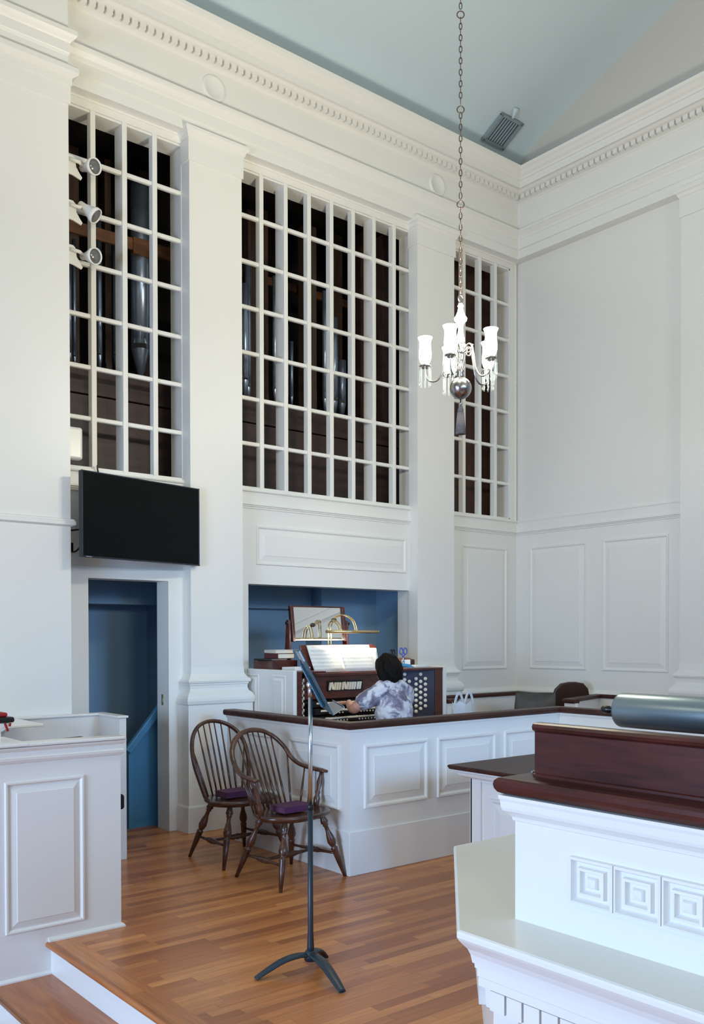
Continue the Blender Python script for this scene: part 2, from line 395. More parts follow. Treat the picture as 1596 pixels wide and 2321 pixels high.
# --- chair rail under grilles, cap rail low
def rail(mb, x0, x1, y, zc):
    prof = [(0, zc-0.05), (0.010, zc-0.048), (0.012, zc-0.036), (0.022, zc-0.030), (0.022, zc-0.024), (0.034, zc-0.018), (0.034, zc-0.004), (0.0, zc)]
    mb.sweep([(x0, y), (x1, y)], prof, side=-1)
m = MB()
for a, b in ((2.70, 3.79), (4.27, 6.33), (6.85, XR)):
    m.box((a, YW-0.016, 2.775), (b, YW, 2.885)); rail(m, a, b, YW-0.0, 2.79)
    m.sweep([(a, YW), (b, YW)], [(0, 2.885), (0.03, 2.885), (0.036, 2.893), (0.03, 2.903), (0, 2.907)], side=-1)
m.sweep([(XR, YW), (XR, -2.5)], [(0, 2.885), (0.018, 2.885), (0.022, 2.893), (0.018, 2.903), (0, 2.907)], side=-1)
m.sweep([(XR, YW), (XR, -2.5)], [(0, 2.74), (0.010, 2.742), (0.012, 2.754), (0.022, 2.76), (0.022, 2.766), (0.034, 2.772), (0.034, 2.786), (0.014, 2.79), (0.014, 2.885), (0, 2.885)], side=-1)
struct(m.build('trim_3', PAINT), 'moulded rail band below the grilles and along the right wall')
m = MB()
m.sweep([(6.85, YW), (XR, YW), (XR, 4.8)], [(0, 0.985), (0.045, 0.985), (0.052, 0.995), (0.052, 1.012), (0.030, 1.022), (0.022, 1.035), (0.012, 1.05), (0, 1.055)], side=-1)
struct(m.build('trim_4', PAINT), 'low moulded cap rail in the right corner')

# --- right wall
m = MB(); m.box((XR, -4, 0), (XR+0.2, YW+0.2, 6.62))
for ya, yb in ((6.652, 5.895), (5.695, 4.94)):
    m.panel((XR, ya, 1.258), (0, -1, 0), (0, 0, 1), ya-yb, 1.34)
struct(m.build('wall_right', PAINT), 'white right wall with tall raised panels')

# --- lunette above the right cornice and vault
VP = [(6.86, 6.55), (6.83, 6.70), (6.77, 6.81), (6.66, 6.905), (6.50, 6.99), (6.30, 7.08), (6.05, 7.175), (5.75, 7.28), (5.35, 7.42), (4.95, 7.56), (4.4, 7.735), (3.6, 7.95), (2.6, 8.13), (1.5, 8.24), (0.4, 8.27)]
VPF = VP + [(0.8-y, z) for y, z in VP[:-1][::-1]]
def vault_z(y):
    for (a, za), (b, zb) in zip(VP, VP[1:]):
        if b <= y <= a: return za + (zb-za)*(a-y)/(a-b)
    return 8.27
def smooth_curve(pts, k=4):
    out = []
    for i in range(len(pts)-1):
        p0, p1, p2, p3 = pts[max(i-1, 0)], pts[i], pts[i+1], pts[min(i+2, len(pts)-1)]
        for j in range(k):
            t = j/k
            out.append(tuple(0.5*((2*p1[c]) + (-p0[c]+p2[c])*t + (2*p0[c]-5*p1[c]+4*p2[c]-p3[c])*t*t + (-p0[c]+3*p1[c]-3*p2[c]+p3[c])*t**3) for c in range(len(p1))))
    out.append(tuple(pts[-1])); return out
VS = smooth_curve(VPF, 4)
m = MB(); vs = []; n = len(VS)
for x in (-7.0, 7.93):
    vs += [(x, y, z) for y, z in VS]
for x in (-7.0, 7.93):
    vs += [(x, y, z+0.12) for y, z in VS]
fs = [(i, i+1, n+i+1, n+i) for i in range(n-1)] + [(2*n+i, 3*n+i, 3*n+i+1, 2*n+i+1) for i in range(n-1)]
m.add(vs, fs, True)
struct(m.build('ceiling', VAULT, fix=False), 'pale blue barrel vault ceiling')
m = MB(); pts = [(y, z+0.10) for y, z in VS]
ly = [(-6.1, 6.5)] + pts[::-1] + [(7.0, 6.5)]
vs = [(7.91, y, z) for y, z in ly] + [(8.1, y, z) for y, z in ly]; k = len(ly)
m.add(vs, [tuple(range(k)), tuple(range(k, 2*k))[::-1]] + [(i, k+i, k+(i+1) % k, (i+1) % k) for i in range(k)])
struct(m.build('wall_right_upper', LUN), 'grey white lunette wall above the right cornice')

# --- entablature
ENT = [(0, 5.765), (0.12, 5.765), (0.12, 5.858), (0.134, 5.864), (0.134, 5.955), (0.142, 5.962), (0.150, 5.985), (0.176, 6.015), (0.190, 6.025), (0.190, 6.048), (0.12, 6.058),
       (0.12, 6.345), (0.134, 6.352), (0.134, 6.362), (0.165, 6.368), (0.165, 6.408), (0.216, 6.409), (0.236, 6.414), (0.262, 6.432), (0.272, 6.450), (0.286, 6.453), (0.286, 6.424), (0.302, 6.424), (0.302, 6.492), (0.320, 6.497), (0.325, 6.512), (0.352, 6.528), (0.375, 6.550), (0.400, 6.565), (0.405, 6.592), (0, 6.61)]
m = MB()
m.sweep([(1.0, YW), (XR, YW), (XR, -4)], ENT, side=-1)
yy = YW-0.165
x = 2.6
while x < XR-0.23:
    m.box((x, yy-0.046, 6.366), (x+0.050, yy+0.02, 6.4085)); x += 0.069
y = YW-0.235
while y > 2.5:
    m.box((XR-0.165-0.046, y-0.050, 6.366), (XR-0.145, y, 6.4085)); y -= 0.069
struct(m.build('trim_5', PAINT), 'white entablature with dentil cornice round the top of the walls')
for X0, w in ((4.0, 'left'), (6.61, 'right')):
    m = MB(); M = Matrix.Translation((X0, 6.732, 6.195)) @ Matrix.Rotation(PI/2, 4, 'X')
    m.lathe([(0.112, -0.02), (0.112, 0.006), (0.104, 0.014), (0.086, 0.016), (0.078, 0.009), (0.0, 0.010)], 40, M)
    tag(m.build('roundel', PAINT), 'plain white disc on the frieze above the %s pilaster of the organ wall' % w, 'roundel')

# --- pilasters
def pilaster(x0, x1, yf, lab, name):
    root = empty(name, ((x0+x1)/2, yf, 0)); struct(root, lab)
    hw = (x1-x0)/2; d = YW-yf
    def ring(prof, nm):
        mb = MB(); mb.sweep([(-hw, d), (-hw, 0), (hw, 0), (hw, d)], prof, side=-1)
        return mb.build(nm, PAINT, root)
    sb = MB(); sb.box((-hw, 0, 1.02), (hw, d+0.002, 5.70)); sb.box((-hw-0.06, -0.06, 0.0), (hw+0.06, d+0.002, 1.03))
    sb.build('shaft', PAINT, root)
    ring([(0, 5.52), (0.012, 5.522), (0.012, 5.70), (0.020, 5.705), (0.030, 5.735), (0.045, 5.748), (0.050, 5.76), (0.050, 5.785), (0.0, 5.80)], 'capital')
    base = [(0, 1.36), (0.008, 1.30), (0.022, 1.275), (0.034, 1.262), (0.044, 1.255), (0.050, 1.243), (0.046, 1.228), (0.034, 1.222), (0.036, 1.212), (0.028, 1.205), (0.026, 1.18), (0.034, 1.155), (0.048, 1.142), (0.064, 1.125), (0.074, 1.10), (0.076, 1.08), (0.070, 1.055), (0.060, 1.045), (0.060, 1.03), (0, 1.03)]
    ring(base, 'base_moulding')
    ring([(0.06, 0.22), (0.066, 0.22), (0.072, 0.205), (0.072, 0.0), (0.06, 0)], 'plinth_board')
    return root
pilaster(3.76, 4.265, 6.72, 'white pilaster between the television and the console niche', 'trim_6')
pilaster(6.325, 6.845, 6.72, 'white pilaster right of the console niche', 'trim_7')
# right wall pilaster
root = empty('trim_8', (XR, 4.48, 0)); struct(root, 'white pilaster on the right wall at the picture edge')
def rp(prof, nm):
    mb = MB(); mb.sweep([(0, 0.27), (-0.12, 0.27), (-0.12, -0.27), (0, -0.27)], prof, side=-1); mb.build(nm, PAINT, root)
mb = MB(); mb.box((-0.12, -0.27, 0), (0, 0.27, 5.70)); mb.build('shaft', PAINT, root)
rp([(0, 5.52), (0.012, 5.522), (0.012, 5.70), (0.020, 5.705), (0.030, 5.735), (0.045, 5.748), (0.050, 5.76), (0.050, 5.785), (0.0, 5.80)], 'capital')
rp([(0, 1.36), (0.008, 1.30), (0.022, 1.275), (0.034, 1.262), (0.044, 1.255), (0.050, 1.243), (0.046, 1.228), (0.034, 1.222), (0.028, 1.205), (0.026, 1.18), (0.034, 1.155), (0.048, 1.142), (0.064, 1.125), (0.074, 1.10), (0.076, 1.08), (0.070, 1.055), (0.060, 1.045), (0.06, 0.0), (0, 0.0)], 'base_moulding')

# --- left pier wall (in front of organ wall)
PX, PY = 2.69, 6.60
m = MB(); m.box((-3, PY, 0), (PX, YW+0.1, 6.62))
struct(m.build('wall_left', PAINT), 'broad white wall pier at the left')
m = MB()
def pl(prof): m.sweep([(-3, PY), (PX, PY), (PX, YW)], prof, side=-1)
pl([(0, 5.53), (0.014, 5.532), (0.014, 5.66), (0.022, 5.662), (0.022, 5.715), (0.030, 5.72), (0.055, 5.735), (0.060, 5.75), (0.058, 5.785), (0.044, 5.80), (0, 5.802)])
pl([(0.0, 5.88), (0.008, 5.90), (0.012, 5.905), (0.012, 5.975), (0.020, 5.985), (0.040, 6.005), (0.054, 6.022), (0.054, 6.055), (0.0, 6.075)])
pl([(0, 6.345), (0.02, 6.352), (0.05, 6.372), (0.05, 6.425), (0.15, 6.432), (0.15, 6.492), (0.20, 6.54), (0.25, 6.592), (0, 6.61)])
pl([(0, 2.425), (0.012, 2.43), (0.030, 2.437), (0.030, 2.462), (0.022, 2.468), (0.022, 2.478), (0.0, 2.485)])
struct(m.build('trim_9', PAINT), 'capital, crown moulding and rail across the left pier')

# --- stairwell and niche interior (blue)
m = MB()
m.box((2.5, 7.90, -0.3), (5.80, 7.95, 3.0)); m.box((2.5, YW+TH, 2.16), (8.1, 7.95, 2.2))
m.box((2.45, YW+TH, -0.3), (2.5, 7.95, 2.2)); m.box((6.55, YW+TH, 0), (6.6, 7.95, 2.2)); m.box((5.80, 7.62, 0), (6.6, 7.95, 2.2))
m.box((3.95, YW+TH, 0), (4.0, 7.95, 2.2)); m.box((2.5, 7.60, 1.90), (4.0, 7.9, 2.2)); m.box((4.0, 7.80, 1.90), (5.8, 7.9, 2.2))
struct(m.build('wall_stair', BLUE), 'dark blue walls behind the doorway and console niche')
m = MB(); m.add([(3.434, 7.16, 0), (3.95, 7.16, 0), (3.95, 7.16, 1.255), (3.434, 7.16, 0.65), (3.434, 7.20, 0), (3.95, 7.20, 0), (3.95, 7.20, 1.255), (3.434, 7.20, 0.65)],
    [(0, 1, 2, 3), (7, 6, 5, 4), (0, 3, 7, 4), (3, 2, 6, 7), (0, 4, 5, 1)])
m.box((2.5, 7.16, 0), (3.395, 7.165, 0.001))
sg = empty('stair_side', (0, 0, 0)); tag(sg, 'blue boarded stair side with slanting handrail inside the doorway', 'stairs')
m.build('boarding', BLUE2, sg)
m = MB(); m.box((3.395, 7.13, 0), (3.436, 7.20, 0.66)); m.build('newel_post', BLUE2, sg)
M = Matrix.Translation((3.395, 7.11, 0.64)) @ Matrix.Rotation(-math.atan2(0.605, 0.516), 4, 'Y')
m = MB(); m.box((0, 0, -0.02), (0.82, 0.05, 0.045), M); m.build('handrail', BLUE2, sg, 0.01)
m = MB(); m.box((2.5, 7.09, 0), (3.39, 7.105, 0.002)); m.box((3.437, 7.14, 0.0), (3.95, 7.16, 0.045)); m.build('skirting', BLUE2, sg)
# door strike / latch
m = MB(); m.box((3.612, 6.93, 1.04), (3.6165, 6.96, 1.13)); m.box((3.609, 6.938, 1.065), (3.613, 6.952, 1.10))
tag(m.build('door_latch_plate', BRASS), 'small dark brass latch plate on the right door jamb', 'latch')

# --- organ chamber behind the grilles
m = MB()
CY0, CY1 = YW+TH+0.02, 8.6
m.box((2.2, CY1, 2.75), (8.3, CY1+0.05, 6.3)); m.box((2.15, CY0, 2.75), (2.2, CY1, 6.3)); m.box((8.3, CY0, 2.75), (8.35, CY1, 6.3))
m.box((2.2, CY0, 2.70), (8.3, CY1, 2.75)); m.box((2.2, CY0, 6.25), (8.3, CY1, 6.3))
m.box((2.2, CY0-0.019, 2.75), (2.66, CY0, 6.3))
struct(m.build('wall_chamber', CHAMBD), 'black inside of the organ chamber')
def chest(name, x0, x1, y0, y1, z0, z1, lab):
    root = empty(name, (x0, y0, z0)); tag(root, lab, 'organ case')
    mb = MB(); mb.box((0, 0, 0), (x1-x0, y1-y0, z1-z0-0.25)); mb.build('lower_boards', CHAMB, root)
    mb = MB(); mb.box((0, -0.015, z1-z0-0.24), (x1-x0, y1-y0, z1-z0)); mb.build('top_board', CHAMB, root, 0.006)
    return root
chest('wind_chest', 2.25, 3.95, 7.30, 8.55, 2.76, 3.86, 'dark brown boarded chest behind the lower left grille')
chest('wind_chest', 4.05, 6.75, 7.30, 8.55, 2.76, 3.86, 'dark brown boarded chest behind the lower middle grille')
m = MB()
for i in range(5): m.box((6.86+i*0.29, 7.25, 2.76), (6.86+i*0.29+0.284, 7.30, 6.2))
tag(m.build('swell_box_wall', wood('swell_boards', (0.050, 0.024, 0.018), (0.085, 0.043, 0.032), (6, 6, 0.8), 0.5)), 'brown vertical boards filling the narrow right grille', 'organ case')

def pipe(x, y, z0, z1, r, kind, lab, grp):
    foot = min(0.25, 0.9*r*2+0.1)
    if kind == 'metal':
        root = empty('organ_pipe', (x, y, z0)); tag(root, lab, 'organ pipe', grp)
        mb = MB(); mb.lathe([(r*0.25, 0), (r*0.97, foot), (r, foot+0.004)], 20); mb.build('pipe_foot', PIPEM, root)
        mb = MB(); mb.lathe([(r, foot), (r, z1-z0), (r*0.92, z1-z0), (r*0.92, z1-z0-0.05)], 24); mb.build('pipe_body', PIPEM, root)
        mb = MB(); M = Matrix.Rotation(math.radians(-30), 4, 'Z')
        mb.box((-r*0.65, -r*1.02, foot+0.0), (r*0.65, -r*0.6, foot+r*0.45), M); mb.build('pipe_mouth', BLACK, root)
        mb = MB(); mb.add([(-r*0.7, -r*0.80, foot+r*0.45), (r*0.7, -r*0.80, foot+r*0.45), (0, -r*1.03, foot+r*2.6), (0, -r*1.0, foot+r*0.5)], [(0, 1, 3), (0, 3, 2), (3, 1, 2), (0, 2, 1)], M=M)
        mb.build('upper_lip', PIPEM, root)
    else:
        root = empty('organ_pipe', (x, y, z0)); tag(root, lab, 'organ pipe', grp)
        mb = MB(); mb.box((-r, -r, 0), (r, r, z1-z0)); mb.build('pipe_body', PIPEW, root)
        mb = MB(); mb.box((-r*0.9, -r-0.012, 0.02), (r*0.9, -r, 0.20)); mb.build('pipe_cap', PIPEW, root)
    return root
gl = 'organ pipes behind the left grille'; gm = 'organ pipes behind the middle grille'
pipe(3.665, 7.42, 3.87, 5.575, 0.082, 'metal', 'widest shiny grey metal organ pipe behind the left grille', gl)
for x, y, z1, r in ((2.98, 7.5, 4.95, 0.016), (3.06, 7.5, 4.8, 0.015), (3.14, 7.6, 5.0, 0.018), (3.30, 7.45, 4.86, 0.022), (3.37, 7.62, 5.3, 0.026), (3.46, 7.45, 5.0, 0.034)):
    pipe(x, y, 3.87, z1, r, 'metal', 'thin grey metal organ pipe behind the left grille', gl)
for x, z1, r in ((3.22, 5.9, 0.05), (3.40, 5.9, 0.045), (3.90, 5.9, 0.055), (3.55, 5.9, 0.03)):
    pipe(x, 7.85, 3.87, z1, r, 'wood', 'brown square wooden organ pipe behind the left grille', gl)
pipe(4.74, 7.42, 3.87, 4.95, 0.040, 'metal', 'bright metal organ pipe at the left end of the middle grille', gm)
for x, y, z1, r in ((4.86, 7.55, 5.2, 0.030), (5.07, 7.4, 5.1, 0.022), (5.27, 7.5, 4.7, 0.030), (5.34, 7.5, 4.55, 0.018), (5.68, 7.4, 5.1, 0.026), (5.88, 7.5, 4.9, 0.040), (6.02, 7.55, 4.5, 0.045), (6.20, 7.6, 4.8, 0.03), (6.42, 7.5, 4.9, 0.03)):
    pipe(x, y, 3.87, z1, r, 'metal', 'grey metal organ pipe among the wooden ones in the middle grille', gm)
for x, y, z1, r in ((4.62, 7.9, 5.9, 0.05), (4.98, 7.7, 5.8, 0.05), (5.18, 7.8, 5.9, 0.05), (5.50, 7.45, 5.7, 0.065), (5.80, 7.9, 5.9, 0.05), (6.12, 7.8, 5.9, 0.06), (6.33, 7.6, 5.9, 0.06), (6.55, 7.5, 5.9, 0.07)):
    pipe(x, y, 3.87, z1, r, 'wood', 'brown square wooden organ pipe behind the middle grille', gm)
m = MB(); m.box((2.3, 7.32, 4.93), (3.95, 7.345, 5.03)); m.box((3.55, 7.31, 4.90), (3.78, 7.36, 5.04))
tag(m.build('pipe_rack', RACK), 'orange brown wooden rack bar holding the pipes in the left grille', 'pipe rack')
m = MB(); m.box((4.1, 8.0, 5.28), (6.8, 8.03, 5.36)); m.box((4.4, 7.98, 4.6), (4.8, 8.01, 4.68))
tag(m.build('pipe_rack', RACK), 'orange brown wooden rack bar behind the pipes in the middle grille', 'pipe rack')

# --- grilles
def grille(name, X0, X1, ncol, nrow, deep, lab):
    root = empty(name, (X0, YW, GZ0)); tag(root, lab, 'grille', kind='structure')
    W = X1-X0; H = GZ1-GZ0
    mb = MB()
    mb.box((-0.005, 0.0, -0.01), (0.02, TH, H+0.01)); mb.box((W-0.02, 0, -0.01), (W+0.005, TH, H+0.01))
    mb.box((-0.005, 0, H-0.02), (W+0.005, TH, H+0.01)); mb.box((-0.005, 0, -0.01), (W+0.005, TH, 0.02))
    pr = [(0, 0), (0, 0.018), (0.05, 0.018), (0.06, 0.028), (0.07, 0.028), (0.075, 0)]
    for a, b, c, d in ((-0.075, W+0.075, H-0.005, H+0.065), (-0.075, W+0.075, -0.045, 0.005)):
        mb.box((a, -0.018, c), (b, 0, d))
    mb.box((-0.075, -0.018, 0), (0.005, 0, H)); mb.box((W-0.005, -0.018, 0), (W+0.075, 0, H))
    mb.box((W+0.06, -0.03, -0.04), (W+0.078, 0, H+0.06)); mb.box((-0.078, -0.03, -0.04), (-0.06, 0, H+0.06)); mb.box((-0.078, -0.03, H+0.05), (W+0.078, 0, H+0.068))
    mb.build('grille_frame', PAINT, root, 0.003)
    cw = W/ncol; rh = H/nrow
    for i in range(1, ncol):
        x = i*cw; dp = 0.13 if i in deep else 0.055
        v = MB(); v.box((x-0.021, -0.012, 0), (x+0.021, dp, H))
        v.build('mullion', PAINT, root, 0.004)
    for j in range(1, nrow):
        z = j*rh
        t = MB(); t.box((0, 0.004, z-0.018), (W, 0.045, z+0.018)); t.build('crossbar', PAINT, root, 0.012, 3)
    return root
grille('window_1', G1[0], G1[1], 4, 7, (2,), 'left white square-barred organ grille above the television')
grille('window_2', G2[0], G2[1], 8, 7, (2, 6), 'wide middle white square-barred organ grille')
grille('window_3', G3[0], G3[1], 4, 7, (), 'narrow right white square-barred organ grille beside the corner')

# --- ceiling vent and detector
tz = math.atan2(vault_z(6.43)-vault_z(6.70), 6.70-6.43)
M = Matrix.Translation((7.40, 6.555, (vault_z(6.43)+vault_z(6.70))/2-0.012)) @ Matrix.Rotation(-tz, 4, 'X')
vr = empty('ceiling_vent'); vr.matrix_world = M; tag(vr, 'grey louvred air vent set in the blue ceiling near the corner', 'vent')
m = MB(); w, h = 0.165, 0.165
m.box((-w, -h, -0.012), (w, -h+0.032, 0.02)); m.box((-w, h-0.032, -0.012), (w, h, 0.02)); m.box((-w, -h, -0.012), (-w+0.032, h, 0.02)); m.box((w-0.032, -h, -0.012), (w, h, 0.02))
m.build('vent_frame', VENTM, vr, 0.004)
m = MB(); m.box((-w+0.03, -h+0.03, 0.012), (w-0.03, h-0.03, 0.02)); m.build('vent_backing', VENTD, vr)
for i in range(7):
    x = -w+0.05+i*0.036
    m = MB(); m.box((-0.009, -h+0.035, -0.001), (0.009, h-0.035, 0.001), Matrix.Translation((x, 0, 0.002)) @ Matrix.Rotation(math.radians(60), 4, 'Y')); m.build('louvre', VENTM, vr)
m = MB(); M = Matrix.Translation((7.36, 6.36, vault_z(6.36)-0.03)) @ Matrix.Rotation(0.5, 4, 'X')
m.lathe([(0.0, -0.05), (0.012, -0.045), (0.022, -0.01), (0.034, 0.03), (0.036, 0.05)], 20, M)
tag(m.build('ceiling_sensor', mat('pale_blue_plastic', (0.50, 0.62, 0.66), 0.4)), 'small pale conical sensor on the blue ceiling above the vent', 'sensor')

# ================================================================== OBJECTS
# --- television on arm
A = Vector((2.703, 6.42, 0)); B = Vector((3.808, 6.655, 0)); dW = (B-A).length; ang = math.atan2(B.y-A.y, B.x-A.x)
tv = empty('television', (A.x, A.y, 2.194), ang); tag(tv, 'large dark flat television hung over the doorway', 'television')
m = MB(); m.box((0, 0.006, 0), (dW, 0.045, 0.632)); m.box((0.2, 0.045, 0.1), (dW-0.2, 0.075, 0.5)); m.build('tv_housing', BLACK, tv, 0.004)
m = MB(); b = 0.010
m.box((0, 0, 0), (dW, 0.008, b)); m.box((0, 0, 0.632-b), (dW, 0.008, 0.632)); m.box((0, 0, 0), (b, 0.008, 0.632)); m.box((dW-b, 0, 0), (dW, 0.008, 0.632))
m.build('bezel', mat('blue_black_gloss', (0.012, 0.018, 0.03), 0.18), tv, 0.002)
m = MB(); m.box((b, 0.003, b), (dW-b, 0.0065, 0.632-b)); m.build('screen', SCREEN, tv)
m = MB(); m.box((0.03, -0.002, 0.002), (0.08, 0.0, 0.007)); m.build('logo_strip', STEEL, tv)
wb = empty('wall_bracket', (2.95, 6.75, 2.3)); tag(wb, 'black folding wall arm behind the television', 'wall mount')
m = MB(); m.box((0, 0.06, 0), (0.30, 0.098, 0.30)); m.build('wall_plate', BLACK, wb)
m = MB(); m.tube([(0.1, 0.07, 0.15), (0.22, -0.03, 0.15), (0.35, -0.05, 0.15)], 0.02, 8); m.build('arm', BLACK, wb)
for nm, lab, pts in (('cable', 'thin black cable crossing behind the left edge of the television', [(2.66, 6.78, 2.40), (2.78, 6.80, 2.425), (2.90, 6.70, 2.44)]),
                 ('cable', 'black looping cable with a plug beside the left pier', [(2.70, 6.80, 2.39), (2.735, 6.81, 2.34), (2.77, 6.80, 2.27), (2.81, 6.78, 2.27), (2.86, 6.72, 2.36), (2.95, 6.68, 2.42)]),
                 ('cable', 'short black cable dropping from the left grille to the television', [(2.988, 6.80, 2.945), (2.99, 6.795, 2.90), (2.99, 6.74, 2.83), (2.99, 6.62, 2.75)])):
    m = MB(); m.tube(smooth_curve(pts, 5), 0.0065, 8); tag(m.build(nm, BLACK), lab, 'cable')
m = MB(); m.box((2.745, 6.79, 2.255), (2.79, 6.815, 2.33)); tag(m.build('power_plug', BLACK, None, 0.006), 'black power plug by the left pier below the television cable', 'plug')
m = MB(); m.box((2.70, 6.80, 2.16), (2.712, 6.845, 2.23)); m.box((2.69, 6.81, 2.14), (2.705, 6.84, 2.155))

# --- spotlights
for i, (z, tgt, lab) in enumerate(((5.185, (3.45, 4.6, 4.75), 'top'), (4.845, (3.75, 5.9, 3.9), 'middle'), (4.51, (3.45, 4.7, 4.05), 'bottom'))):
    root = empty('spotlight', (2.72, 6.74, z))
    tag(root, 'white cone spotlight on a bracket by the left pier, %s one of three' % {'top': 'uppermost', 'middle': 'middle', 'bottom': 'lowest'}[lab], 'spotlight', 'spotlights beside the left grille')
    m = MB(); m.prism([(-0.03, -0.075), (0.06, -0.085), (0.125, -0.105), (0.135, -0.085), (0.115, -0.06), (0.088, -0.02), (0.078, 0.045), (0.06, 0.062), (-0.03, 0.062)], -0.015, 0.0, Matrix.Rotation(PI/2, 4, 'X'))
    m.build('bracket_plate', PAINT, root, 0.003)
    c = Vector((0.185, -0.03, 0.0)); d = (Vector(tgt)-Vector((2.9, 6.72, z))).normalized()
    M = Matrix.Translation(c - d*0.05) @ d.to_track_quat('Z', 'Y').to_matrix().to_4x4()
    m = MB(); m.lathe([(0.0, -0.06), (0.022, -0.058), (0.026, -0.05), (0.028, -0.01), (0.040, 0.025), (0.056, 0.075), (0.062, 0.082), (0.062, 0.108), (0.055, 0.110), (0.052, 0.100), (0.050, 0.090), (0.0, 0.088)], 28, M)
    m.build('lamp_housing', PAINTG, root)
    m = MB(); m.lathe([(0.0, 0.094), (0.051, 0.098), (0.051, 0.101), (0.0, 0.099)], 24, M); m.build('lens', LENS, root)
    m = MB(); m.tube([(0.03, -0.015, 0.02), (0.10, -0.02, 0.015), tuple(c-d*0.08)], 0.014, 10); m.build('swivel', PAINTG, root)
sp = empty('loudspeaker', (2.70, 6.70, 2.955)); tag(sp, 'small white loudspeaker box behind the left pier in front of the grille', 'loudspeaker')
m = MB(); m.box((-0.008, 0.02, 0), (0.14, 0.09, 0.245)); m.build('cabinet', PAINTG, sp, 0.02, 4)
m = MB(); m.tube([(0.05, 0.08, 0.0), (0.05, 0.085, -0.04), (0.05, 0.11, -0.05)], 0.006, 8); m.build('cable_stub', BLACK, sp)

# --- chandelier
CC = Vector((3.994, 3.868, 3.094))
ch = empty('chandelier', CC); tag(ch, 'five armed pewter chandelier with lit glass shades and crystal drops', 'chandelier')
m = MB(); m.ball((0, 0, 0), 0.066, seg=32, ring=20); m.build('ball', PEWTER, ch)
m = MB(); m.lathe([(0.012, 0.055), (0.022, 0.07), (0.016, 0.09), (0.024, 0.10), (0.018, 0.11), (0.026, 0.125), (0.014, 0.135), (0.020, 0.16), (0.028, 0.19), (0.022, 0.205), (0.034, 0.21), (0.020, 0.225), (0.030, 0.245), (0.030, 0.26), (0.016, 0.27)], 24); m.build('lower_stem', PEWTER, ch)
m = MB(); m.lathe([(0.015, 0.27), (0.026, 0.28), (0.019, 0.31), (0.014, 0.36), (0.020, 0.385), (0.036, 0.40), (0.040, 0.415), (0.030, 0.43), (0.020, 0.455), (0.014, 0.48), (0.020, 0.49), (0.010, 0.50)], 24); m.build('glass_stem', GLASS, ch)
m = MB(); m.lathe([(0.010, 0.495), (0.018, 0.503), (0.012, 0.512), (0.0, 0.515)], 16); m.tube([(0.02*math.cos(t), 0, 0.535+0.02*math.sin(t)) for t in [i*2*PI/20 for i in range(21)]], 0.004, 8, False); m.build('top_ring', PEWTER, ch)
m = MB(); m.lathe([(0.004, -0.066), (0.004, -0.085), (0.012, -0.092), (0.004, -0.10), (0.002, -0.11)], 12)
m.build('finial', PEWTER, ch)
m = MB(); m.lathe([(0.006, -0.105), (0.014, -0.115), (0.018, -0.13), (0.017, -0.145)], 14); m.lathe([(0.020, -0.145), (0.026, -0.20), (0.032, -0.275), (0.0, -0.268)], 14); m.build('tassel', mat('grey_cord', (0.22, 0.20, 0.20), 0.9, bump=1.0, bscale=150), ch)
view = math.atan2(-3.865, -3.997)
R5 = 0.212
for i in range(5):
    # angle measured from the direction toward the nave doorway
    th = view + math.radians(-16 + 72*i) * 1.0
    ex = Vector((math.cos(th), math.sin(th), 0)); P = lambda r, z: ex*r + Vector((0, 0, z))
    arm = MB(); pts = smooth_curve([P(0.015, 0.215), P(0.050, 0.252), P(0.077, 0.242), P(0.093, 0.185), P(0.108, 0.10), P(0.140, 0.050), P(0.185, 0.048), P(R5, 0.085), P(R5, 0.118)], 5)
    arm.tube(pts, 0.0055, 10)
    arm.tube(smooth_curve([P(0.085, 0.245), P(0.07, 0.205), P(0.045, 0.205), P(0.05, 0.225), P(0.062, 0.222)], 4), 0.0045, 8)
    ao = arm.build('arm', PEWTER, ch)
    cb = P(R5, 0.118)
    bb = MB(); bb.lathe([(0.006, 0.0), (0.018, 0.004), (0.034, 0.016), (0.036, 0.020), (0.018, 0.022), (0.020, 0.045), (0.0, 0.047)], 20); bo = bb.build('bobeche', PEWTER, ch, loc=cb)
    sh = MB(); pr = [(0.020, 0.03), (0.030, 0.042), (0.037, 0.066), (0.038, 0.095), (0.034, 0.138), (0.034, 0.165), (0.042, 0.185), (0.044, 0.189)]
    sh.lathe(pr + [(r-0.003, z) for r, z in pr[::-1]], 28); sh.build('glass_shade', SHADE, ch, loc=cb)
    for k in range(8):
        t = 2*PI*k/8; q = Vector((0.033*math.cos(t), 0.033*math.sin(t), 0.010))
        cr = MB(); cr.lathe([(0.0, 0.0), (0.005, -0.006), (0.0, -0.012), (0.0045, -0.016), (0.005, -0.07), (0.003, -0.085), (0.0, -0.088), (0.006, -0.097), (0.0, -0.115)], 6, Matrix.Translation(q), smooth=False)
        cr.build('crystal_drop', GLASS, bo)
    l = bpy.data.lights.new('chandelier_bulb', 'POINT'); l.energy = 25.0; l.color = (1.0, 0.93, 0.73); l.shadow_soft_size = 0.045
    lo = bpy.data.objects.new('chandelier_bulb', l); COL.objects.link(lo); lo.parent = ch; lo.location = cb + Vector((0, 0, 0.24))
